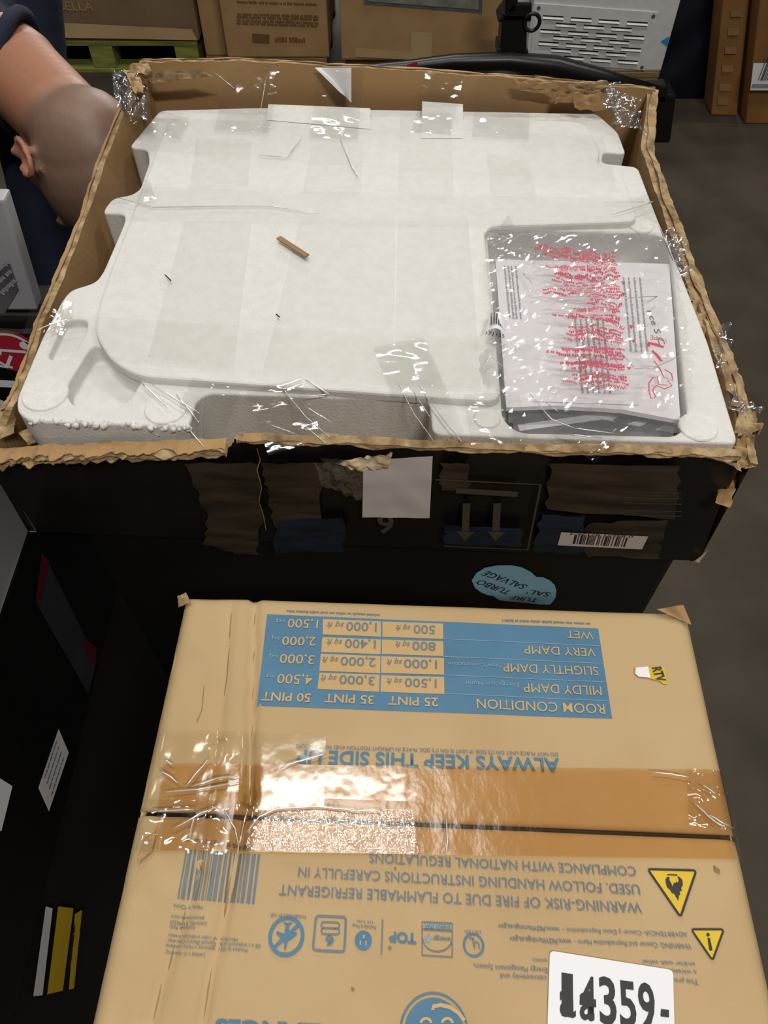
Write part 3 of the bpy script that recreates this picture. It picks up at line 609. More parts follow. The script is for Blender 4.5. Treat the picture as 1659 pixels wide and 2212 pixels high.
# ---- tape on the foam and carton
def ft(c4, mat=TAPE, z=.002, amp=.0006, sc=25, nu=40, nv=14, name='clear_tape', par=None, zb=ZT):
    return sheet(name, [Pz(u, v, zb) for u, v in c4], nu, nv, mat, par or foam, lambda p, s, t: z + amp * (abs(nz(p.x, p.y, sc, z * 900)) + .6 * abs(nz(p.x, p.y, sc * 2.6, 4))), UP)
k = 0
for c4 in ([(285, 480), (1400, 500), (1390, 432), (300, 405)], [(100, 772), (1060, 852), (1052, 735), (120, 682)],
           [(320, 775), (505, 800), (545, 480), (400, 480)], [(410, 410), (536, 405), (545, 305), (425, 300)], [(570, 800), (850, 830), (855, 470), (650, 470)], [(850, 835), (1040, 845), (1010, 470), (860, 470)],
           [(655, 420), (780, 425), (785, 305), (675, 318)], [(860, 425), (980, 430), (975, 250), (865, 250)], [(1060, 425), (1160, 430), (1140, 350), (1050, 330)], [(300, 330), (1330, 400), (1300, 300), (330, 260)]):
    k += 1; ft(c4, TAPE, .0008 + .0003 * k, .0004)
for c4 in ([(575, 260), (800, 280), (800, 235), (580, 226)], [(910, 300), (1000, 300), (1000, 226), (912, 220)]):
    o = ft(c4, WHITE, .0006, .0003, 25, 10, 6, 'paper_strip', None, ZT); o.data.materials[0] = EPS_L
# tape strands stretched from foam to the carton rims (these follow carton and foam)
def strand(a, za, b, zb_, wd, sag, seed, mat=TAPE_W, nu=50, nv=14, amp=.0024):
    A, Bb = Pz(*a, za), Pz(*b, zb_); d = (Bb - A); s = UP.cross(d).normalized() * wd / 2
    return sheet('tape_strand', [A - s, Bb - s, Bb + s, A + s], nu, nv, mat, big, lambda p, u, t: -sag * math.sin(math.pi * u) + amp * abs(nz(p.x * 1.0 + seed, p.y, 38, seed)) + .4 * amp * abs(nz(t * 3, u, 9, seed)), UP)
strand((590, 830), ZT + .003, (640, 968), 1.002, .05, -.002, 1); strand((470, 830), ZT + .003, (420, 950), .99, .05, -.003, 2); strand((860, 740), ZT + .003, (950, 962), 1.006, .05, -.003, 3)
strand((1240, 905), ZF + .006, (1330, 962), 1.008, .06, -.002, 4); strand((150, 690), ZF + .004, (60, 690), 1.006, .05, -.004, 5); strand((330, 410), ZT + .003, (190, 425), 1.018, .045, .001, 6)
strand((520, 285), ZT + .003, (545, 150), 1.046, .07, .006, 7, TAPE_W); strand((720, 300), ZT + .003, (735, 150), 1.045, .06, .004, 8, TAPE_W); strand((930, 290), ZT, (960, 160), 1.042, .05, .004, 9, TAPE_W)
strand((400, 280), ZT + .003, (290, 240), 1.03, .05, .002, 10); strand((1080, 300), ZT + .002, (1090, 170), 1.036, .07, .004, 11); strand((1380, 460), ZF + .006, (1450, 440), 1.0, .05, -.002, 12)
strand((1060, 850), ZT + .003, (1080, 960), 1.006, .05, -.002, 13)
# white folded corner of tape hanging on the back wall
sheet('folded_tape_corner', [Pn(680, 146, V(0, 1.035, 0), gey), Pn(760, 146, V(0, 1.03, 0), gey), Pn(760, 222, V(0, 1.02, 0), gey), Pn(735, 200, V(0, 1.02, 0), gey)], 10, 10, M('white_tape_fold', (226, 226, 228), .3), big, lambda p, s, t: .003 * math.sin(s * 5))
# ---- debris
sv = empty('cardboard_sliver', 'narrow kraft cardboard sliver lying on the white foam', 'cardboard scrap')
c4 = [Pz(u, v, ZT + .0058) for u, v in ((597, 514), (606, 509), (668, 549), (659, 555))]
hull8('sliver', [p - UP * .0016 for p in c4] + c4, KRAFT_DK, sv, .0003)
for (u, v, du, dv, nm) in ((357, 594, 12, 12, 'dark hair-thin splinter on the left of the white foam'), (597, 679, 7, 6, 'tiny dark crumb near the middle of the white foam')):
    o = tube('splinter', [Pz(u, v, ZT + .0046), Pz(u + du / 2, v + dv / 2, ZT + .0050), Pz(u + du, v + dv, ZT + .0046)], .0007, INK, None, 6); tag(o, nm, 'debris')
# ================================================================ BOOKLETS AND BAG IN THE POCKET
gb = empty('grey_booklet', 'grey covered booklet lying at the bottom of the foam pocket', 'booklet')
c4 = [Pz(u, v, .972) for u, v in ((1100, 938), (1462, 946), (1455, 760), (1090, 740))]
hull8('cover', [p - UP * .009 for p in c4] + c4, GREYBOOK, gb, .001)
stroke('pale_band', [Pz(1120, 925, .972), Pz(1300, 900, .972), Pz(1455, 930, .972)], .008, UP, PAGE, gb, .0006)
for a, b in (((1330, 915), (1420, 885)), ((1390, 930), (1450, 900))): stroke('dark_band', [Pz(*a, .972), Pz(*b, .972)], .010, UP, DGREY, gb, .0008)
mn = empty('manual', 'white instruction booklet inside the clear plastic bag', 'booklet')
ZM = .994
c4 = [Pz(u, v, ZM) for u, v in ((1094, 880), (1200, 876), (1340, 884), (1470, 908), (1446, 570), (1070, 560))]
bm = bmesh.new(); prism_bm(bm, [(p.x, p.y) for p in c4], ZM - .005, ZM); bm_obj('page_block', bm, PAGE, mn)
stroke('cover_rule', [Pz(1150, 868, ZM), Pz(1380, 876, ZM)], .0006, UP, PGTXT, mn, .0005)
for i, u in enumerate((1088, 1096, 1103, 1112, 1240, 1252, 1264, 1276, 1288, 1300, 1345, 1356, 1368, 1380)):
    v0, v1 = (575, 690) if i < 4 else ((690, 850) if i < 10 else (600, 760))
    a, b = Pz(u, v0, ZM), Pz(u + (v1 - v0) * .10, v1, ZM); micro(a, b, .0022, UP, mn, PGTXT, .0006, 60 + i)
text('nce S C', Pz(1397, 672, ZM), Pz(1424, 745, ZM), .006, UP, mn, DGREY, .0006)
tagp = empty('barcode_tag', 'small curled white barcode tag beside the clear bag', 'tag')
a, b, c, d = [Pz(u, v, ZT + .004) for u, v in ((1046, 733), (1090, 742), (1092, 708), (1056, 697))]
o = sheet('tag_paper', [a, b, c, d], 10, 6, WHITE, tagp, lambda p, s, t: .008 + .008 * math.sin(math.pi * s), UP)
n_ = UP; zt = lambda x, y: ZT + .012 + .008 * max(0, math.sin(math.pi * max(0, min(1, (x - a.x) / (b.x - a.x)))))
barcode(Pz(1056, 718, ZT + .01), Pz(1092, 722, ZT + .01), V(.002, .016, 0), UP, tagp, INK, .0012, 3, zt, 26)
text('171155', Pz(1048, 728, ZT + .01), Pz(1088, 736, ZT + .01), .005, UP, tagp, INK, .0014, .01, 0, zt)
bag = empty('plastic_bag', 'crinkled clear plastic bag with red warning print over the booklets', 'bag')
bq = [Pz(*k, 1.006) for k in ((1030, 945), (1505, 950), (1478, 500), (1040, 470))]
def ridg(x, y, s, z): return 1 - 2 * abs(nz(x, y, s, z))
def bagh(x, y):
    e = .011 + .005 * nz(x, y, 12, 2) + .0040 * ridg(x, y, 26, 6) + .0020 * ridg(x + .3, y, 60, 9)
    p = V(x, y, 1.0); d0 = bq[0]; cx = (bq[0] + bq[1] + bq[2] + bq[3]) / 4
    r = max(abs(x - cx.x) / .105, abs(y - cx.y) / .135); return 1.0 + e * max(0, min(1, (1.12 - r) * 4)) + .003
bp_ = [(1042, 492), (1085, 468), (1098, 480), (1110, 478), (1190, 488), (1330, 492), (1410, 498), (1450, 512), (1474, 540), (1468, 600), (1480, 700), (1492, 800), (1488, 900), (1470, 938), (1380, 945), (1240, 942), (1110, 946), (1090, 900), (1070, 850), (1030, 838), (1014, 805), (1030, 770), (1062, 745), (1052, 690), (1048, 600)]
bpw = [Pz(*k, 1.006) for k in bp_]
def inside(x, y):
    c = False; n = len(bpw)
    for i in range(n):
        a, b = bpw[i], bpw[i - 1]
        if (a.y > y) != (b.y > y) and x < (b.x - a.x) * (y - a.y) / (b.y - a.y) + a.x: c = not c
    return c
xs0, xs1 = min(p.x for p in bpw), max(p.x for p in bpw); ys0, ys1 = min(p.y for p in bpw), max(p.y for p in bpw)
NX, NY = 64, 80; ok = {}; vs = []; fs = []
for j in range(NY + 1):
    for i in range(NX + 1):
        x = xs0 + (xs1 - xs0) * i / NX; y = ys0 + (ys1 - ys0) * j / NY; ok[i, j] = inside(x, y); vs.append(V(x + .0015 * nz(x, y, 90, 1), y + .0015 * nz(x, y, 90, 5), bagh(x, y)))
for j in range(NY):
    for i in range(NX):
        if ok[i, j] and ok[i + 1, j + 1] and ok[i + 1, j] and ok[i, j + 1]: k = j * (NX + 1) + i; fs.append((k, k + 1, k + NX + 2, k + NX + 1))
used = sorted({i for f in fs for i in f}); mp_ = {o: n for n, o in enumerate(used)}
mesh('bag_film', [vs[i] for i in used], [t_ for f in fs for t_ in ((mp_[f[0]], mp_[f[1]], mp_[f[2]]), (mp_[f[0]], mp_[f[2]], mp_[f[3]]))], BAGM, bag, False)
sheet('bag_corner_peak', [Pz(1078, 492, 1.004), Pz(1112, 490, 1.006), Pz(1102, 470, 1.02), Pz(1096, 466, 1.024)], 8, 10, WRAP, bag, lambda p, s, t: .004 * math.sin(3 * s), V(0, -.7, .7))
sheet('bag_twist', [Pz(1420, 520, 1.01), Pz(1452, 488, 1.014), Pz(1482, 530, 1.012), Pz(1470, 570, 1.008)], 24, 24, WRAP, bag, lambda p, s, t: .012 * abs(nz(p.x, p.y, 70, 3)), UP)
rr = random.Random(9); row = 0
for v in range(846, 560, -6):
    row += 1
    if row in (4, 5, 9, 14, 15, 21, 22, 26, 31, 38): continue
    u0 = 1344 - (846 - v) * .06 + rr.uniform(-6, 5); ln = rr.uniform(110, 168) if v > 640 else rr.uniform(100, 175)
    if 655 < v < 700: ln *= .6
    tilt = rr.uniform(.06, .16); S, E_ = Pz(u0, v, 1.01), Pz(u0 - ln, v - ln * tilt, 1.01)
    micro(S, E_, .0034, UP, bag, REDINK, .0007, v, bagh, .0005 if v > 700 else .0012, 'red_print_line', .95)
text('WARNING', Pz(1346, 856, 1.01), Pz(1281, 850, 1.01), .0042, UP, bag, REDINK, .0009, .02, 0, bagh); text('AVERTISSEMENT', Pz(1343, 806, 1.01), Pz(1247, 802, 1.01), .0042, UP, bag, REDINK, .0009, .02, 0, bagh)
text('PROTOCOL'[:6], Pz(1345, 722, 1.01), Pz(1304, 706, 1.01), .0042, UP, bag, REDINK, .0009, .02, 0, bagh)
for u, v in ((1347, 853), (1352, 815), (1362, 755), (1358, 722), (1341, 627), (1340, 655)): patch('warning_mark', [Pz(u + k[0], v + k[1], 1.01) for k in ((-5, -3), (5, -3), (0, 5))], UP, REDINK, bag, .0010, bagh)
text('LDPE', Pz(1434, 747, 1.01), Pz(1398, 742, 1.01), .0055, UP, bag, REDINK, .0009, 0, 0, bagh)
def bz(pts, wd=.0014, nm='recycling_mark'): stroke(nm, [Pz(*k, 1.01) for k in pts], wd, UP, REDINK, bag, .0010, bagh)
bz([(1394, 765), (1396, 757), (1412, 760), (1428, 765)], .0034); bz([(1402, 775), (1412, 782), (1420, 790), (1424, 795)], .0034); bz([(1407, 795), (1420, 810), (1426, 832), (1448, 835), (1444, 822), (1430, 812)], .0012)
bz([(1436, 836), (1446, 846), (1430, 855), (1412, 848), (1404, 856), (1412, 868), (1402, 872), (1396, 858), (1396, 842), (1404, 832), (1414, 832), (1416, 846), (1436, 846)], .0011)
# ================================================================ CARTONS AT THE LEFT
XN = -.40
DRED = M('dark_red_print', (88, 18, 26), .5)
L1 = empty('black_carton', 'black carton low at the left with dim red and grey picture on its side', 'carton')
box('carton_body', -.95, XN, -.10, .66, .512, .797, BLK2, L1, .004)
XX = V(1, 0, 0)
def S1(u, v): return Px(u, v, XN)
def sp(name, q_, mat, par, off=.001): return patch(name, [S1(*k) for k in q_], XX, mat, par, off)
sp('side_picture', [(100, 1210), (207, 1425), (190, 1500), (80, 1310)], M('dim_grey_picture', (52, 52, 56), .6, (40, 40, 43), 12), L1); sp('red_print', [(88, 1195), (104, 1212), (82, 1312), (74, 1300)], DRED, L1, .0015); sp('red_print', [(178, 1375), (206, 1400), (202, 1440), (185, 1420)], DRED, L1, .0015)
s1 = sp('shipping_label', [(124, 1574), (146, 1626), (103, 1753), (80, 1702)], WHITE, L1, .0015); s2 = sp('shipping_label', [(-30, 1665), (24, 1698), (0, 1795), (-40, 1790)], WHITE, L1, .0015)
for i in range(4): micro(S1(118 + 5 * i, 1600 + 12 * i), S1(92 + 5 * i, 1680 + 12 * i), .003, XX, L1, DGREY, .002, i)
L0 = empty('lower_black_carton', 'dark carton on the floor at far left with yellow and white side label', 'carton')
box('carton_body', -.95, XN - .003, -.10, .66, 0, .508, M('dark_brown_black_carton', (26, 23, 20), .6, (18, 16, 15), 6), L0, .004)
sp('white_strip', [(97, 1958), (112, 1962), (90, 2150), (70, 2152)], WHITE, L0); sp('yellow_strip', [(124, 1958), (157, 1962), (134, 2140), (100, 2148)], YEL, L0); sp('yellow_strip', [(160, 1975), (176, 1965), (158, 2135), (147, 2138)], YEL, L0)
for i in range(5): micro(S1(150 + 2 * i, 2030 - 8 * i), S1(142 + 2 * i, 2110 - 8 * i), .004, XX, L0, INK, .0015, i + 5)
L2 = empty('black_logo_carton', 'black carton with round red logo beside the torn carton', 'carton')
YL = .70
top = Py(40, 690, YL).z
box('carton_body', -.80, -.392, YL, .765, 0, top, BLK2, L2, .004)
tn = sheet('shrink_film', [V(-.80, YL - .001, top - .02), V(-.392, YL - .001, top - .02), V(-.392, YL + .009, top + .003), V(-.80, YL + .009, top + .003)], 40, 8, WRAP, L2, lambda p, s, t: .001 + .003 * abs(nz(p.x, p.z, 60, 3)))
FN = V(0, -1, 0)
def S2(u, v): return Py(u, v, YL)
c = S2(27, 758); rl = (S2(27, 715) - c).length
ex2, ez2 = V(1, 0, 0), V(0, 0, 1)
lg = patch('logo_disc', ringpts(c, ex2, ez2, rl, 0, 354, 59), FN, RED, L2, .001); lg['label'] = 'round red logo with white lines'
stroke('logo_ring', ringpts(c, ex2, ez2, rl * .83, 10, 250, 40), rl * .11, FN, WHITE, lg, .0016)
def ZL(x, y): return S2(x * .15365, 640 + y * .1537)
stroke('logo_letter', [ZL(375, 772), ZL(15, 745), ZL(0, 810)], rl * .13, FN, WHITE, lg, .0016); stroke('logo_letter', [ZL(162, 825), ZL(98, 985), ZL(0, 962)], rl * .13, FN, WHITE, lg, .0018)
patch('logo_dot', ringpts(ZL(360, 682), ex2, ez2, rl * .20, 0, 345, 23), FN, WHITE, lg, .0016)
patch('white_stripe', [S2(-40, 818), S2(48, 822), S2(48, 837), S2(-40, 833)][::-1], FN, WHITE, L2, .001); patch('white_dot', ringpts(S2(-2, 874), ex2, ez2, .012, 0, 345, 23), FN, WHITE, L2, .001)
L3 = empty('grey_carton', 'light grey printed carton resting on the black logo carton', 'carton')
YG = YL + .012; a, b = Py(8, 432, YG), Py(86, 680, YG)
hull8('carton_body', [V(-.80, YG, top + .0035), V(b.x, YG, top + .0035), V(b.x, YG + .022, top + .0035), V(-.80, YG + .022, top + .0035), V(-.80, YG, a.z), V(a.x, YG, a.z), V(a.x, YG + .022, a.z), V(-.80, YG + .022, a.z)], PAPERG, L3, .003)
patch('dark_picture', [Py(-40, 620, YG), Py(22, 568, YG), Py(41, 625, YG), Py(8, 680, YG), Py(-40, 700, YG)][::-1], FN, DGREY, L3, .001)
for i in range(3): micro(Py(12 + 9 * i, 560 + 20 * i, YG), Py(-20 + 9 * i, 590 + 20 * i, YG), .006, FN, L3, PAPERG, .002, i)
# ================================================================ BACKGROUND
def pallet(name, label, x0, x1, y0, depth, mat, h=.12, group='low pallets along the back'):
    p = empty(name, label, 'pallet', group)
    for i in range(7):
        yy = y0 + (depth - .09) * i / 6; box('deck_board', x0, x1, yy, yy + .085, h - .02, h, mat, p, .003)
    for xx in (x0, (x0 + x1) / 2 - .05, x1 - .10):
        for yy in (y0 + .002, y0 + depth / 2, y0 + depth - .10): box('block', xx + .002, xx + .098, yy, yy + .09, .019, h - .0205, mat, p, .003)
    for yy in (y0, y0 + depth / 2, y0 + depth - .10): box('bottom_board', x0, x1, yy, yy + .09, 0, .0185, mat, p, .003)
    return p
HP = .125
pg = Pz(150, 158, 0); PY0 = pg.y
pallet('green_pallet', 'green painted wooden pallet under the shrink-wrapped cartons at back left', Pz(30, 150, 0).x, Py(432, 100, PY0).x - .01, PY0, .9, GREEN, HP)
def carton_at(name, label, u0, u1, vb, zb, depth, hgt, mat, tilt=0, grp='kraft cartons along the back'):
    a, b = Pz(u0, vb, zb), Pz(u1, vb + tilt, zb); yy = (a.y + b.y) / 2; x0, x1 = a.x, Py(u1, vb, yy).x
    o = empty(name, label, 'carton', grp); sd = math.atan2(b.y - a.y, b.x - a.x) if tilt else 0
    box('carton_body', x0, x1, yy, yy + depth, zb + .001, zb + hgt, mat, o, .008)
    return o, x0, x1, yy
o, x0, x1, yy = carton_at('back_carton', 'wide brown shrink-wrapped carton on the green pallet', 20, 432, 88, HP, .85, .7, KRAFT_DK)
sheet('shrink_wrap', [V(x0, yy - .004, HP + .02), V(x1, yy - .004, HP + .02), V(x1, yy - .004, HP + .68), V(x0, yy - .004, HP + .68)], 50, 20, WRAP, o, lambda p, s, t: .002 + .006 * abs(nz(p.x, p.z, 14, 2)))
patch('tape_band', [Py(110, 45, yy), Py(415, 60, yy), Py(428, 84, yy), Py(110, 78, yy)][::-1], FN, KRAFT, o, .012)
text('BELLA', Py(130, 18, yy), Py(205, 20, yy), .03, FN, o, KRAFT_IN, .014)
ox = empty('back_carton', 'narrow upright kraft carton between the two brown print cartons at back', 'carton', 'kraft cartons along the back')
yn = yy + .01; xn0, xn1 = x1 + .012, Py(489, 100, yn).x; zn = Py(460, 122, yn).z
box('carton_body', xn0, xn1, yn, yn + .5, zn, .8, KRAFT_IN, ox, .008); box('base_board', xn0, xn1, yn, yn + .5, 0, zn - .001, WOOD, ox, .002)
yq = Pz(740, 128, HP).y + .01
pallet('wooden_pallet', 'bare wooden pallet under the kraft carton with brown print lines', max(xn1 + .02, Py(494, 126, yq).x), Py(706, 126, yq).x, yq, .82, WOOD, HP)
pallet('wooden_pallet', 'bare wooden pallet under the kraft carton with grey window print', Py(746, 130, yq).x, Py(1080, 130, yq).x, yq, .82, WOOD, HP)
o, x0, x1, yy = carton_at('back_carton', 'kraft carton with small brown print lines at back centre', 492, 712, 126, HP, .8, .7, KRAFT_IN)
PR = M('brown_print', (112, 82, 52), .7); PRR = M('rust_print', (132, 74, 48), .7)
for i, v in enumerate((6, 32, 38, 46, 52)): micro(Py(512, v, yy), Py(688, v + 6, yy), .009, FN, o, PR, .002, i, None, 0, 'fine_print_line', .9)
patch('dark_square', [Py(545, 72, yy), Py(582, 74, yy), Py(582, 93, yy), Py(545, 91, yy)][::-1], FN, PR, o, .002); micro(Py(594, 90, yy), Py(662, 92, yy), .018, FN, o, PRR, .002, 9)
o, x0, x1, yy = carton_at('back_carton', 'kraft carton with grey framed window print and paper tape', 738, 1086, 131, HP, .8, .7, KRAFT_IN)
patch('window_print', [Py(785, -60, yy), Py(1043, -60, yy), Py(1041, 28, yy), Py(786, 8, yy)][::-1], FN, DGREY, o, .002); patch('window_picture', [Py(796, -60, yy), Py(1034, -60, yy), Py(1033, 20, yy), Py(797, 2, yy)][::-1], FN, M('faded_picture', (138, 142, 128), .5, (112, 118, 104), 20), o, .004)
patch('paper_tape', [Py(888, 68, yy), Py(934, 70, yy), Py(932, 124, yy), Py(886, 122, yy)][::-1], FN, KRAFT, o, .002); patch('paper_tape', [Py(768, 102, yy), Py(930, 116, yy), Py(920, 130, yy), Py(768, 122, yy)][::-1], FN, KRAFT, o, .003)
# appliance back panel
pallet('wooden_pallet', 'bare wooden pallet under the slotted sheet metal panel', Pz(1125, 140, 0).x, Py(1425, 165, Pz(1300, 155, HP).y).x - .004, Pz(1300, 158, HP).y + .005, .75, WOOD, HP)
ov = empty('oven', 'grey sheet metal appliance back with rows of slots at upper right', 'appliance')
yo = Pz(1300, 155, HP).y; xo0, xo1 = Py(1135, 130, yo).x, Py(1425, 165, yo).x
box('casing', xo0, xo1, yo, yo + .6, HP + .001, HP + .85, STEEL, ov, .008)
def O(u, v): return Py(u, v, yo)
def Z4(x, y): return O(1040 + x * .26522, y * .26506)
def hx(p, dx, dz, y): return V(p.x + dx, y, p.z + dz)
c4 = [Z4(*k) for k in ((430, 20), (1440, 95), (1320, 610), (395, 500))]
c4 = [V(p.x, p.y, max(p.z, HP + .006)) for p in c4]; b4 = [V(p.x, yo - .004, p.z) for p in c4]
hull8('vent_plate', [V(p.x, yo - .0005, p.z) for p in c4] + b4, STEEL, ov, .002)
rows = [(118, (500, 728, 955, 1185), 168, 18, 600), (180, (606, 832, 1058), 165, 18, 0), (230, (480, 706, 935, 1160), 165, 18, 0), (285, (585, 812, 1038), 163, 18, 0), (330, (466, 690, 912, 1135), 162, 18, 0), (385, (568, 792, 1015), 160, 18, 0), (432, (445, 670, 892, 1112), 160, 18, 0)]
for v0, xs, wd, hh, _ in rows:
    for x in xs:
        y_ = v0 + (x - xs[0]) * .072; a, b = Z4(x, y_), Z4(x + wd, y_ + 10); c, d = Z4(x + wd - 2, y_ + 22), Z4(x - 2, y_ + 12); e, f_ = Z4(x - 3, y_ + 24), Z4(x + wd - 3, y_ + 34)
        s_ = mesh('louvre_lip', [V(d.x, yo - .0045, d.z), V(c.x, yo - .0045, c.z), V(f_.x, yo - .011, f_.z), V(e.x, yo - .011, e.z), V(e.x, yo - .0042, e.z - .003), V(f_.x, yo - .0042, f_.z - .003)], [(0, 3, 2, 1), (3, 4, 5, 2), (0, 4, 3), (1, 2, 5)], STEEL, ov)
        mesh('louvre_gap', [V(a.x, yo - .0048, a.z), V(b.x, yo - .0048, b.z), V(c.x, yo - .0048, c.z), V(d.x, yo - .0048, d.z)], [(0, 3, 2, 1)], SLOT, s_)
for k in ((465, 62), (1398, 130), (1305, 545)): patch('screw', [V(p.x, yo - .004, p.z) for p in ringpts(Z4(*k), V(1, 0, 0), V(0, 0, 1), .007, 0, 330, 11)], FN, DGREY, ov, .001)
patch('cyan_sticker', [Z4(1458, 335), Z4(1530, 290), Z4(1515, 375)][::-1], FN, CYAN, ov, .003)
# dark wrapped stack and tall cartons on the right
dk = empty('dark_wrapped_stack', 'stack wrapped in dark navy film behind the slotted panel', 'wrapped stack')
ya = yo + .05; xa, xb = xo1 + .01, Pz(1548, 190, 0).x
xb -= .05
box('load', xa, xb, ya + .02, ya + .7, 0, .8, BLK2, dk, .02)
NFILM = M('navy_film', (20, 24, 40), .35, (12, 14, 22), 6)
sheet('film_skin', [V(xa, ya, .001), V(xb, ya, .001), V(xb, ya, .8), V(xa, ya, .8)], 30, 24, NFILM, dk, lambda p, s, t: .002 + .014 * nz(p.x, p.z, 9, 4), FN)
def leaner(name, label, p4, depth, mat):
    o = empty(name, label, 'carton', 'tall cartons at the right'); a, b, c, d = p4; D = V(.0, depth, 0)
    hull8('carton_body', [a, b, b + D, a + D, d, c, c + D, d + D], mat, o, .006); return o
yt = Pz(1560, 249, .001).y
o = leaner('tall_carton', 'tall slim orange-brown carton leaning at upper right', [Pz(1536, 249, .001), Pz(1592, 251, .001), Py(1626, -60, yt), Py(1568, -60, yt)], .12, KRAFT_RED)
for i, (u, v) in enumerate(((1590, 20), (1584, 60), (1578, 100), (1572, 140), (1566, 180), (1562, 210))): patch('print_mark', [Py(u - 12, v, yt - .002), Py(u + 12, v, yt - .002), Py(u + 11, v + 16, yt - .002), Py(u - 13, v + 16, yt - .002)][::-1], FN, KRAFT_DK, o, .003)
yr = Pz(1640, 272, .001).y
o = leaner('tall_carton', 'brown carton at right edge with white barcode label', [Pz(1610, 268, .001), V(Pz(1800, 268, .001).x, Pz(1610, 268, .001).y, .001), Py(1840, -60, yr), Py(1648, -60, yr)], .13, KRAFT_RED)
lb2 = patch('white_label', [Py(1627, 135, yr - .006), Py(1720, 135, yr - .006), Py(1716, 194, yr - .006), Py(1620, 194, yr - .006)][::-1], FN, WHITE, o, .004)
barcode(Py(1636, 172, yr - .006), Py(1700, 172, yr - .006), V(0, 0, .09), FN, lb2, DGREY, .006, 8, None, 20); patch('label_band', [Py(1624, 180, yr - .006), Py(1716, 180, yr - .006), Py(1716, 188, yr - .006), Py(1622, 188, yr - .006)][::-1], FN, PGTXT, lb2, .006)
# black stand in front of the cartons: curved rail, clamp post with ring, foot
bs_ = empty('black_stand', 'black plastic stand with curved rail and clamp ring behind the open carton', 'stand')
ys = Pz(1435, 308, .001).y
def Y(u, v, dy=0): return Py(u, v, ys + dy)
tube('curved_rail', [Y(560, 160), Y(760, 156), Y(880, 146), Y(980, 134), Y(1100, 132), Y(1200, 143), Y(1300, 168), Y(1420, 200)], [.02, .022, .024, .026, .03, .034, .03, .022], BPLAST, bs_, 14)
a, b = Y(1412, 205), Y(1465, 195); c, d = Y(1404, 303), Y(1448, 308)
def slab(name, p4, t, bev=.008, mat=BPLAST, par=None): return hull8(name, [V(p.x, p.y, p.z) for p in p4] + [V(p.x, p.y + t, p.z) for p in p4], mat, par or bs_, bev)
slab('foot', [V(c.x, ys, .002), V(d.x, ys, .002), Y(1462, 205), Y(1414, 205)], .10)
slab('foot_bracket', [Y(1395, 225), Y(1440, 225), Y(1445, 185), Y(1400, 190)], .06)
slab('clamp_post', [Y(1078, 128), Y(1137, 128), Y(1140, 30), Y(1086, 28)], .09)
slab('clamp_cap', [Y(1074, 50), Y(1148, 48), Y(1150, 6), Y(1106, 6)], .10); slab('clamp_base', [Y(1074, 132), Y(1142, 134), Y(1142, 108), Y(1076, 106)], .11)
slab('upper_post', [Y(1090, 30), Y(1118, 30), Y(1122, -80), Y(1094, -80)], .06)
rc = Y(1149, 48); tube('ring', ringpts(rc, V(1, 0, 0), V(0, 0, 1), .026, 0, 345, 23), .0065, BPLAST, bs_, 8, True)
patch('red_mark', [Y(878, 140, -.03), Y(902, 134, -.03), Y(902, 142, -.03), Y(880, 147, -.03)][::-1], FN, RED, bs_, 0); patch('pale_mark', [Y(822, 146, -.03), Y(845, 143, -.03), Y(845, 149, -.03), Y(822, 152, -.03)][::-1], FN, DGREY, bs_, 0)
# ================================================================ PERSON
def blob(name, balls, mat, parent, vox=.007, sm=4, fac=.5):
    bm = bmesh.new()
    for c, r, R3 in balls:
        rv = r if isinstance(r, (tuple, list)) else (r, r, r)
        mt = Matrix.Translation(c) @ (R3.to_4x4() if R3 else Matrix.Identity(4)) @ Matrix.Diagonal((*rv, 1))
        bmesh.ops.create_icosphere(bm, subdivisions=3, radius=1, matrix=mt)
    o = bm_obj(name, bm, mat, parent, True)
    md = o.modifiers.new('r', 'REMESH'); md.mode = 'VOXEL'; md.voxel_size = vox; md.use_smooth_shade = True
    ms = o.modifiers.new('s', 'SMOOTH'); ms.iterations = sm; ms.factor = fac
    bake(o)
    for p in o.data.polygons: p.use_smooth = True
    return o
def cap(L, A, Bq, ra, rb, k=10):
    for i in range(k + 1): t = i / k; L.append((A.lerp(Bq, t), ra + (rb - ra) * t, None))
HC = Py(182, 345, 1.050)                                        # head centre
hU = V(.66, -.70, -.26).normalized(); hF = V(-.05, -.25, -1); hF = (hF - hU * hF.dot(hU)).normalized(); hL = hU.cross(hF)
HR = Matrix((hL, hF, hU)).transposed()                           # columns: left, face, up
def Hd(l, f, u): return HC + hL * l + hF * f + hU * u
SKINM = bpy.data.materials.new('skin_with_stubble'); SKINM.use_nodes = True
nt_ = SKINM.node_tree; bsd = nt_.nodes['Principled BSDF']; bsd.inputs['Roughness'].default_value = .5
at_ = nt_.nodes.new('ShaderNodeAttribute'); at_.attribute_name = 'stubble'; nn = nt_.nodes.new('ShaderNodeTexNoise'); nn.inputs['Scale'].default_value = 500
mm_ = nt_.nodes.new('ShaderNodeMath'); mm_.operation = 'MULTIPLY'; nr = nt_.nodes.new('ShaderNodeMapRange'); nr.inputs[1].default_value = .3; nr.inputs[2].default_value = .7; nr.inputs[3].default_value = .55; nr.inputs[4].default_value = 1.0
nt_.links.new(nn.outputs['Fac'], nr.inputs[0]); nt_.links.new(nr.outputs[0], mm_.inputs[0]); nt_.links.new(at_.outputs['Fac'], mm_.inputs[1])
mr = nt_.nodes.new('ShaderNodeMix'); mr.data_type = 'RGBA'; mr.inputs['A'].default_value = lin((164, 112, 86)); mr.inputs['B'].default_value = lin((116, 97, 84))
nt_.links.new(mm_.outputs[0], mr.inputs['Factor']); nt_.links.new(mr.outputs['Result'], bsd.inputs['Base Color'])
man = empty('person', 'person in navy shirt with shaved head bending down behind the open carton', 'person')
NB = HC + V(-.135, .185, .035)                                    # base of the neck
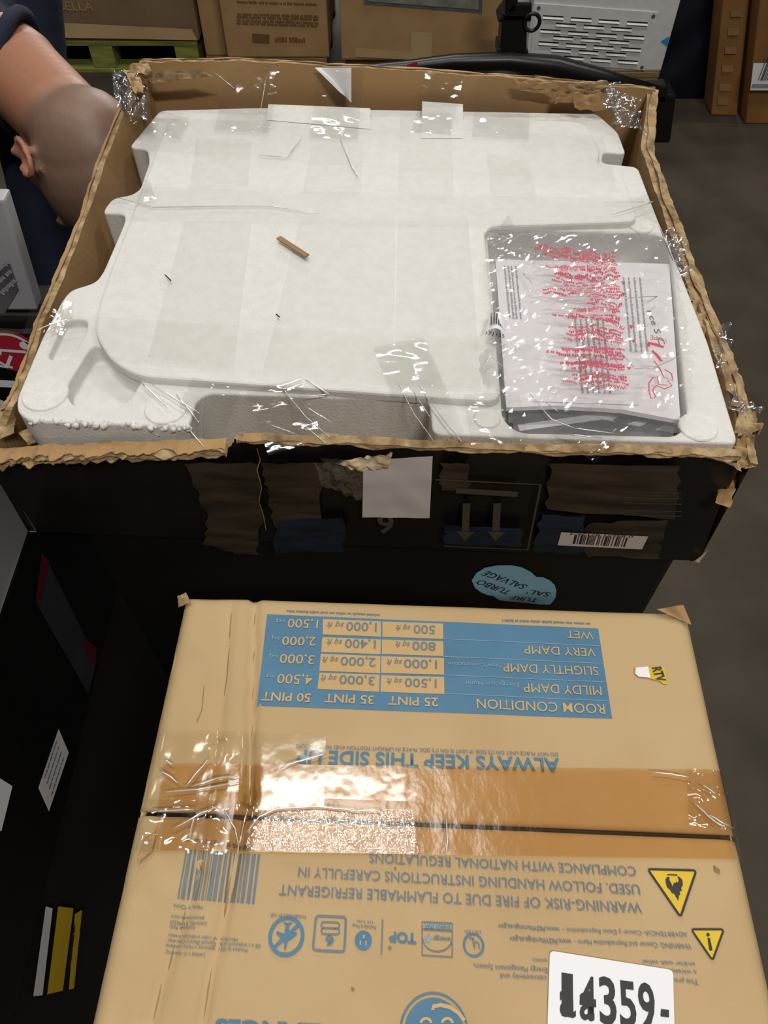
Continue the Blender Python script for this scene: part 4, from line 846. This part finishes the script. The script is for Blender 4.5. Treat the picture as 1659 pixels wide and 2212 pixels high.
SHL, SHR = V(-.615, 1.43, .985), V(-.80, 1.06, .985); HIP = V(-1.25, 1.36, .93)
L = [(Hd(0, 0, .02), (.074, .096, .098), HR), (Hd(0, -.028, .015), (.072, .078, .084), HR), (Hd(0, .04, -.055), (.056, .055, .062), HR), (Hd(0, .062, -.10), (.036, .034, .030), HR),
     (Hd(0, .098, -.03), (.011, .022, .016), HR), (Hd(0, .09, -.012), (.009, .014, .026), HR), (Hd(.03, .080, .018), (.026, .012, .009), HR), (Hd(-.03, .080, .018), (.026, .012, .009), HR), (Hd(0, .088, -.066), (.022, .008, .007), HR), (Hd(0, .086, -.080), (.020, .008, .007), HR)]
cap(L, Hd(0, -.03, -.05), NB, .060, .068); cap(L, NB, (SHL + SHR) / 2 * .6 + NB * .4, .07, .10)
for s in (-1, 1):                                                 # ears: rim, lobe, bowl
    for k in range(14):
        an = math.radians(-70 + 250 * k / 13); L.append((Hd(s * (.079 + .011 * math.sin(an * .6 + .4)), -.012 - .017 * math.cos(an) , -.012 + .030 * math.sin(an)), .0058, None))
    L.append((Hd(s * .076, -.006, -.014), (.006, .016, .026), HR)); L.append((Hd(s * .079, .000, -.040), .008, None))
# torso, arms with hands, legs: one continuous body
SM = (SHL + SHR) / 2; ax = (SHL - SHR).normalized()
for t in range(9): c = SM.lerp(HIP, t / 8); L.append((c, (.10 + .01 * abs(t - 5), .155 - .018 * math.sin(t / 8 * 3.1), .105), Matrix((ax.cross(UP), ax, UP)).transposed()))
def arm(S, El, Wr, hd):
    cap(L, S, El, .056, .042); cap(L, El, Wr, .042, .028); d = (Wr - El).normalized(); s = d.cross(hd).normalized()
    pc = Wr + d * .05; L.append((pc, (.040, .016, .052), Matrix((s, hd, d)).transposed()))
    for k, (off, ln) in enumerate(((-.030, .058), (-.010, .070), (.010, .074), (.030, .066))):
        a = pc + s * off + d * .04; b = a + d * ln * .5 + hd * .006; c = b + d * ln * .4 + hd * .022; cap(L, a, b, .0088, .0084, 5); cap(L, b, c, .0084, .0075, 5)
    a = Wr + d * .02 - s * .03; b = a - s * .028 + d * .03 + hd * .01; cap(L, a, b, .012, .010, 5); cap(L, b, b + d * .03 + hd * .008, .010, .0085, 4)
EL1, WR1 = V(-.63, 1.30, .70), V(-.60, 1.16, .50); EL2, WR2 = V(-.86, .98, .72), V(-.84, .98, .50)
arm(SHL, EL1, WR1, V(0, .3, -1).cross(V(1, 0, 0)).normalized()); arm(SHR, EL2, WR2, V(0, -1, 0))
legs = []
for s in (-1, 1):
    hp = HIP + ax * .09 * s; kn = V(hp.x + .06, hp.y, .50); an = V(hp.x - .03, hp.y, .09)
    for A_, B_, r0, r1 in ((hp, kn, .085, .06), (kn, an, .058, .042)): cap(L, A_, B_, r0, r1)
    legs.append((hp, kn, an))
body = blob('body', L, SKINM, man, .0052, 3)
ca = body.data.color_attributes.new('stubble', 'FLOAT_COLOR', 'POINT')
def sst(a, b, x): t = max(0, min(1, (x - a) / (b - a))); return t * t * (3 - 2 * t)
for i, v in enumerate(body.data.vertices):
    q_ = v.co - HC; l, f, u = q_.dot(hL), q_.dot(hF), q_.dot(hU); k = 0
    if q_.length < .16:
        k = sst(-.075, -.05, u + .25 * f) * sst(.085, .06, f - .3 * u) * (0 if abs(l) > .080 and u < .03 else 1)
        k = max(k, sst(.01, .03, f) * sst(-.02, -.045, u) * .9)
    ca.data[i].color = (k, k, k, 1)
for s in (-1, 1):
    for nm, rr_, ff, mtt in (('eye', .011, .074, M('eye_white', (220, 215, 208), .2)), ('iris', .006, .0805, INK)):
        bm = bmesh.new(); bmesh.ops.create_icosphere(bm, subdivisions=2, radius=rr_, matrix=Matrix.Translation(Hd(s * .031, ff, -.002))); bm_obj(nm, bm, mtt, man, True)
# navy shirt
L = []
for t in range(10): c = SM.lerp(HIP, t / 9) + UP * .004; L.append((c, (.125, .185 - .018 * math.sin(t / 9 * 3.1), .118), Matrix((ax.cross(UP), ax, UP)).transposed()))
cap(L, SHL, EL1, .078, .062); cap(L, EL1, EL1.lerp(WR1, .92), .060, .046); cap(L, SHR, EL2, .078, .062); cap(L, EL2, EL2.lerp(WR2, .92), .060, .046)
NBs = NB.lerp(SM, .35); cap(L, NBs, SM, .088, .13)
for t in range(6): L.append((SM.lerp(HIP, .1 + .1 * t) - UP * .05, (.10, .15, .11), Matrix((ax.cross(UP), ax, UP)).transposed()))
blob('shirt', L, NAVY, man, .009, 3)
nd = (NB - SM).normalized()
tube('shirt_collar', ringpts(NBs + nd * .055, nd.cross(UP).normalized(), nd.cross(nd.cross(UP)).normalized(), .082, 0, 345, 23), .011, NAVY, man, 8, True)
L = []
for hp, kn, an in legs: cap(L, hp, kn, .105, .078); cap(L, kn, an + UP * .02, .076, .062)
cap(L, legs[0][0], legs[1][0], .12, .12)
blob('trousers', L, JEANS, man, .010, 2)
for hp, kn, an in legs:
    L = []; cap(L, V(an.x - .05, an.y, .045), V(an.x + .15, an.y, .036), .043, .034); cap(L, V(an.x - .03, an.y, .05), an, .045, .048); sh = blob('shoe', L, BPLAST, man, .008, 2)
    zmin = min(v.co.z for v in sh.data.vertices); sh.location.z = -zmin + .001

# ================================================================ SHARP FOLDS IN TAPE AND FILM, GLINTS PAINTED AS WHITISH TUBES
FOLDM = film('fold_glint_film', (1, 1, 1), .3, .18, 0, 40, (1, 1, 1), .65)
def fold(pts, zf, parent, rad=.0006):
    P_ = []
    for i in range(len(pts) - 1):
        for k in range(4): t = k / 4; P_.append((pts[i][0] * (1 - t) + pts[i + 1][0] * t, pts[i][1] * (1 - t) + pts[i + 1][1] * t))
    P_.append(pts[-1]); W = []
    for u, v in P_:
        z = zf if not callable(zf) else ZB
        p = Pz(u, v, z)
        if callable(zf): p = Pz(u, v, zf(p.x, p.y))
        W.append(p + V(.0006 * nz(u, v, .11, 1), .0006 * nz(u, v, .11, 4), 0))
    n = len(W); tube('film_fold_glint', W, [rad * (.35 + .65 * math.sin(math.pi * (i + .5) / n)) for i in range(n)], FOLDM, parent, 6)
zt_ = lambda x, y: zB(x, y) + .0062
for pts in ([(350, 1712), (430, 1705), (525, 1688)], [(398, 1702), (452, 1638)], [(412, 1700), (470, 1682), (515, 1676)], [(355, 1640), (372, 1652)], [(345, 1662), (385, 1692)], [(606, 1660), (622, 1652), (660, 1640), (705, 1628)],
            [(530, 1800), (560, 1765), (592, 1748), (680, 1742), (770, 1752), (830, 1752)], [(330, 1752), (420, 1748)], [(372, 1792), (432, 1758), (470, 1742)], [(410, 1800), (420, 1762)], [(1412, 1668), (1450, 1672), (1492, 1680)], [(1518, 1696), (1548, 1716)], [(1500, 1735), (1540, 1772), (1570, 1790)], [(1532, 1760), (1585, 1790)], [(480, 1742), (508, 1790), (516, 1830)], [(965, 1765), (966, 1820), (964, 1850)]):
    fold(pts, zt_, carton, .0007)
for pts, z in (([(605, 832), (660, 900), (712, 945)], 1.006), ([(640, 905), (705, 958)], 1.004), ([(655, 875), (715, 912)], 1.006), ([(575, 915), (640, 938)], 1.003), ([(862, 832), (895, 895), (935, 950)], 1.008), ([(905, 835), (960, 910), (998, 955)], 1.008), ([(895, 848), (928, 900)], 1.008),
               ([(440, 965), (410, 930), (380, 925)], .995), ([(300, 820), (360, 880)], 1.008), ([(322, 825), (375, 860), (432, 892)], 1.008), ([(380, 852), (430, 912)], 1.004), ([(265, 908), (345, 942)], .99), ([(1305, 437), (1412, 436), (1360, 452), (1322, 462)], 1.012), ([(75, 715), (110, 700), (145, 690), (158, 686)], 1.012),
               ([(660, 820), (712, 852), (660, 856)], 1.010), ([(455, 150), (505, 190)], 1.045), ([(575, 165), (562, 245)], 1.040), ([(650, 300), (620, 340), (560, 335)], 1.011), ([(250, 425), (330, 448), (480, 445), (580, 445), (690, 462)], 1.0105), ([(735, 300), (760, 360), (775, 385)], 1.011)):
    fold(pts, z, big if z < 1.009 else foam, .0006)
for pts in ([(1318, 715), (1325, 770), (1346, 803)], [(1328, 718), (1340, 760), (1372, 796), (1412, 795), (1478, 765)], [(1145, 850), (1190, 905), (1240, 925)], [(1225, 938), (1300, 946)], [(1240, 925), (1330, 936)], [(1120, 535), (1155, 548), (1150, 562)], [(1250, 555), (1320, 600)], [(1130, 590), (1150, 612)], [(1330, 645), (1420, 640), (1395, 655)], [(1180, 870), (1205, 888)], [(1040, 800), (1060, 770), (1085, 790)]):
    fold(pts, lambda x, y: bagh(x, y) + .0006, bag, .0006)
flush_text()
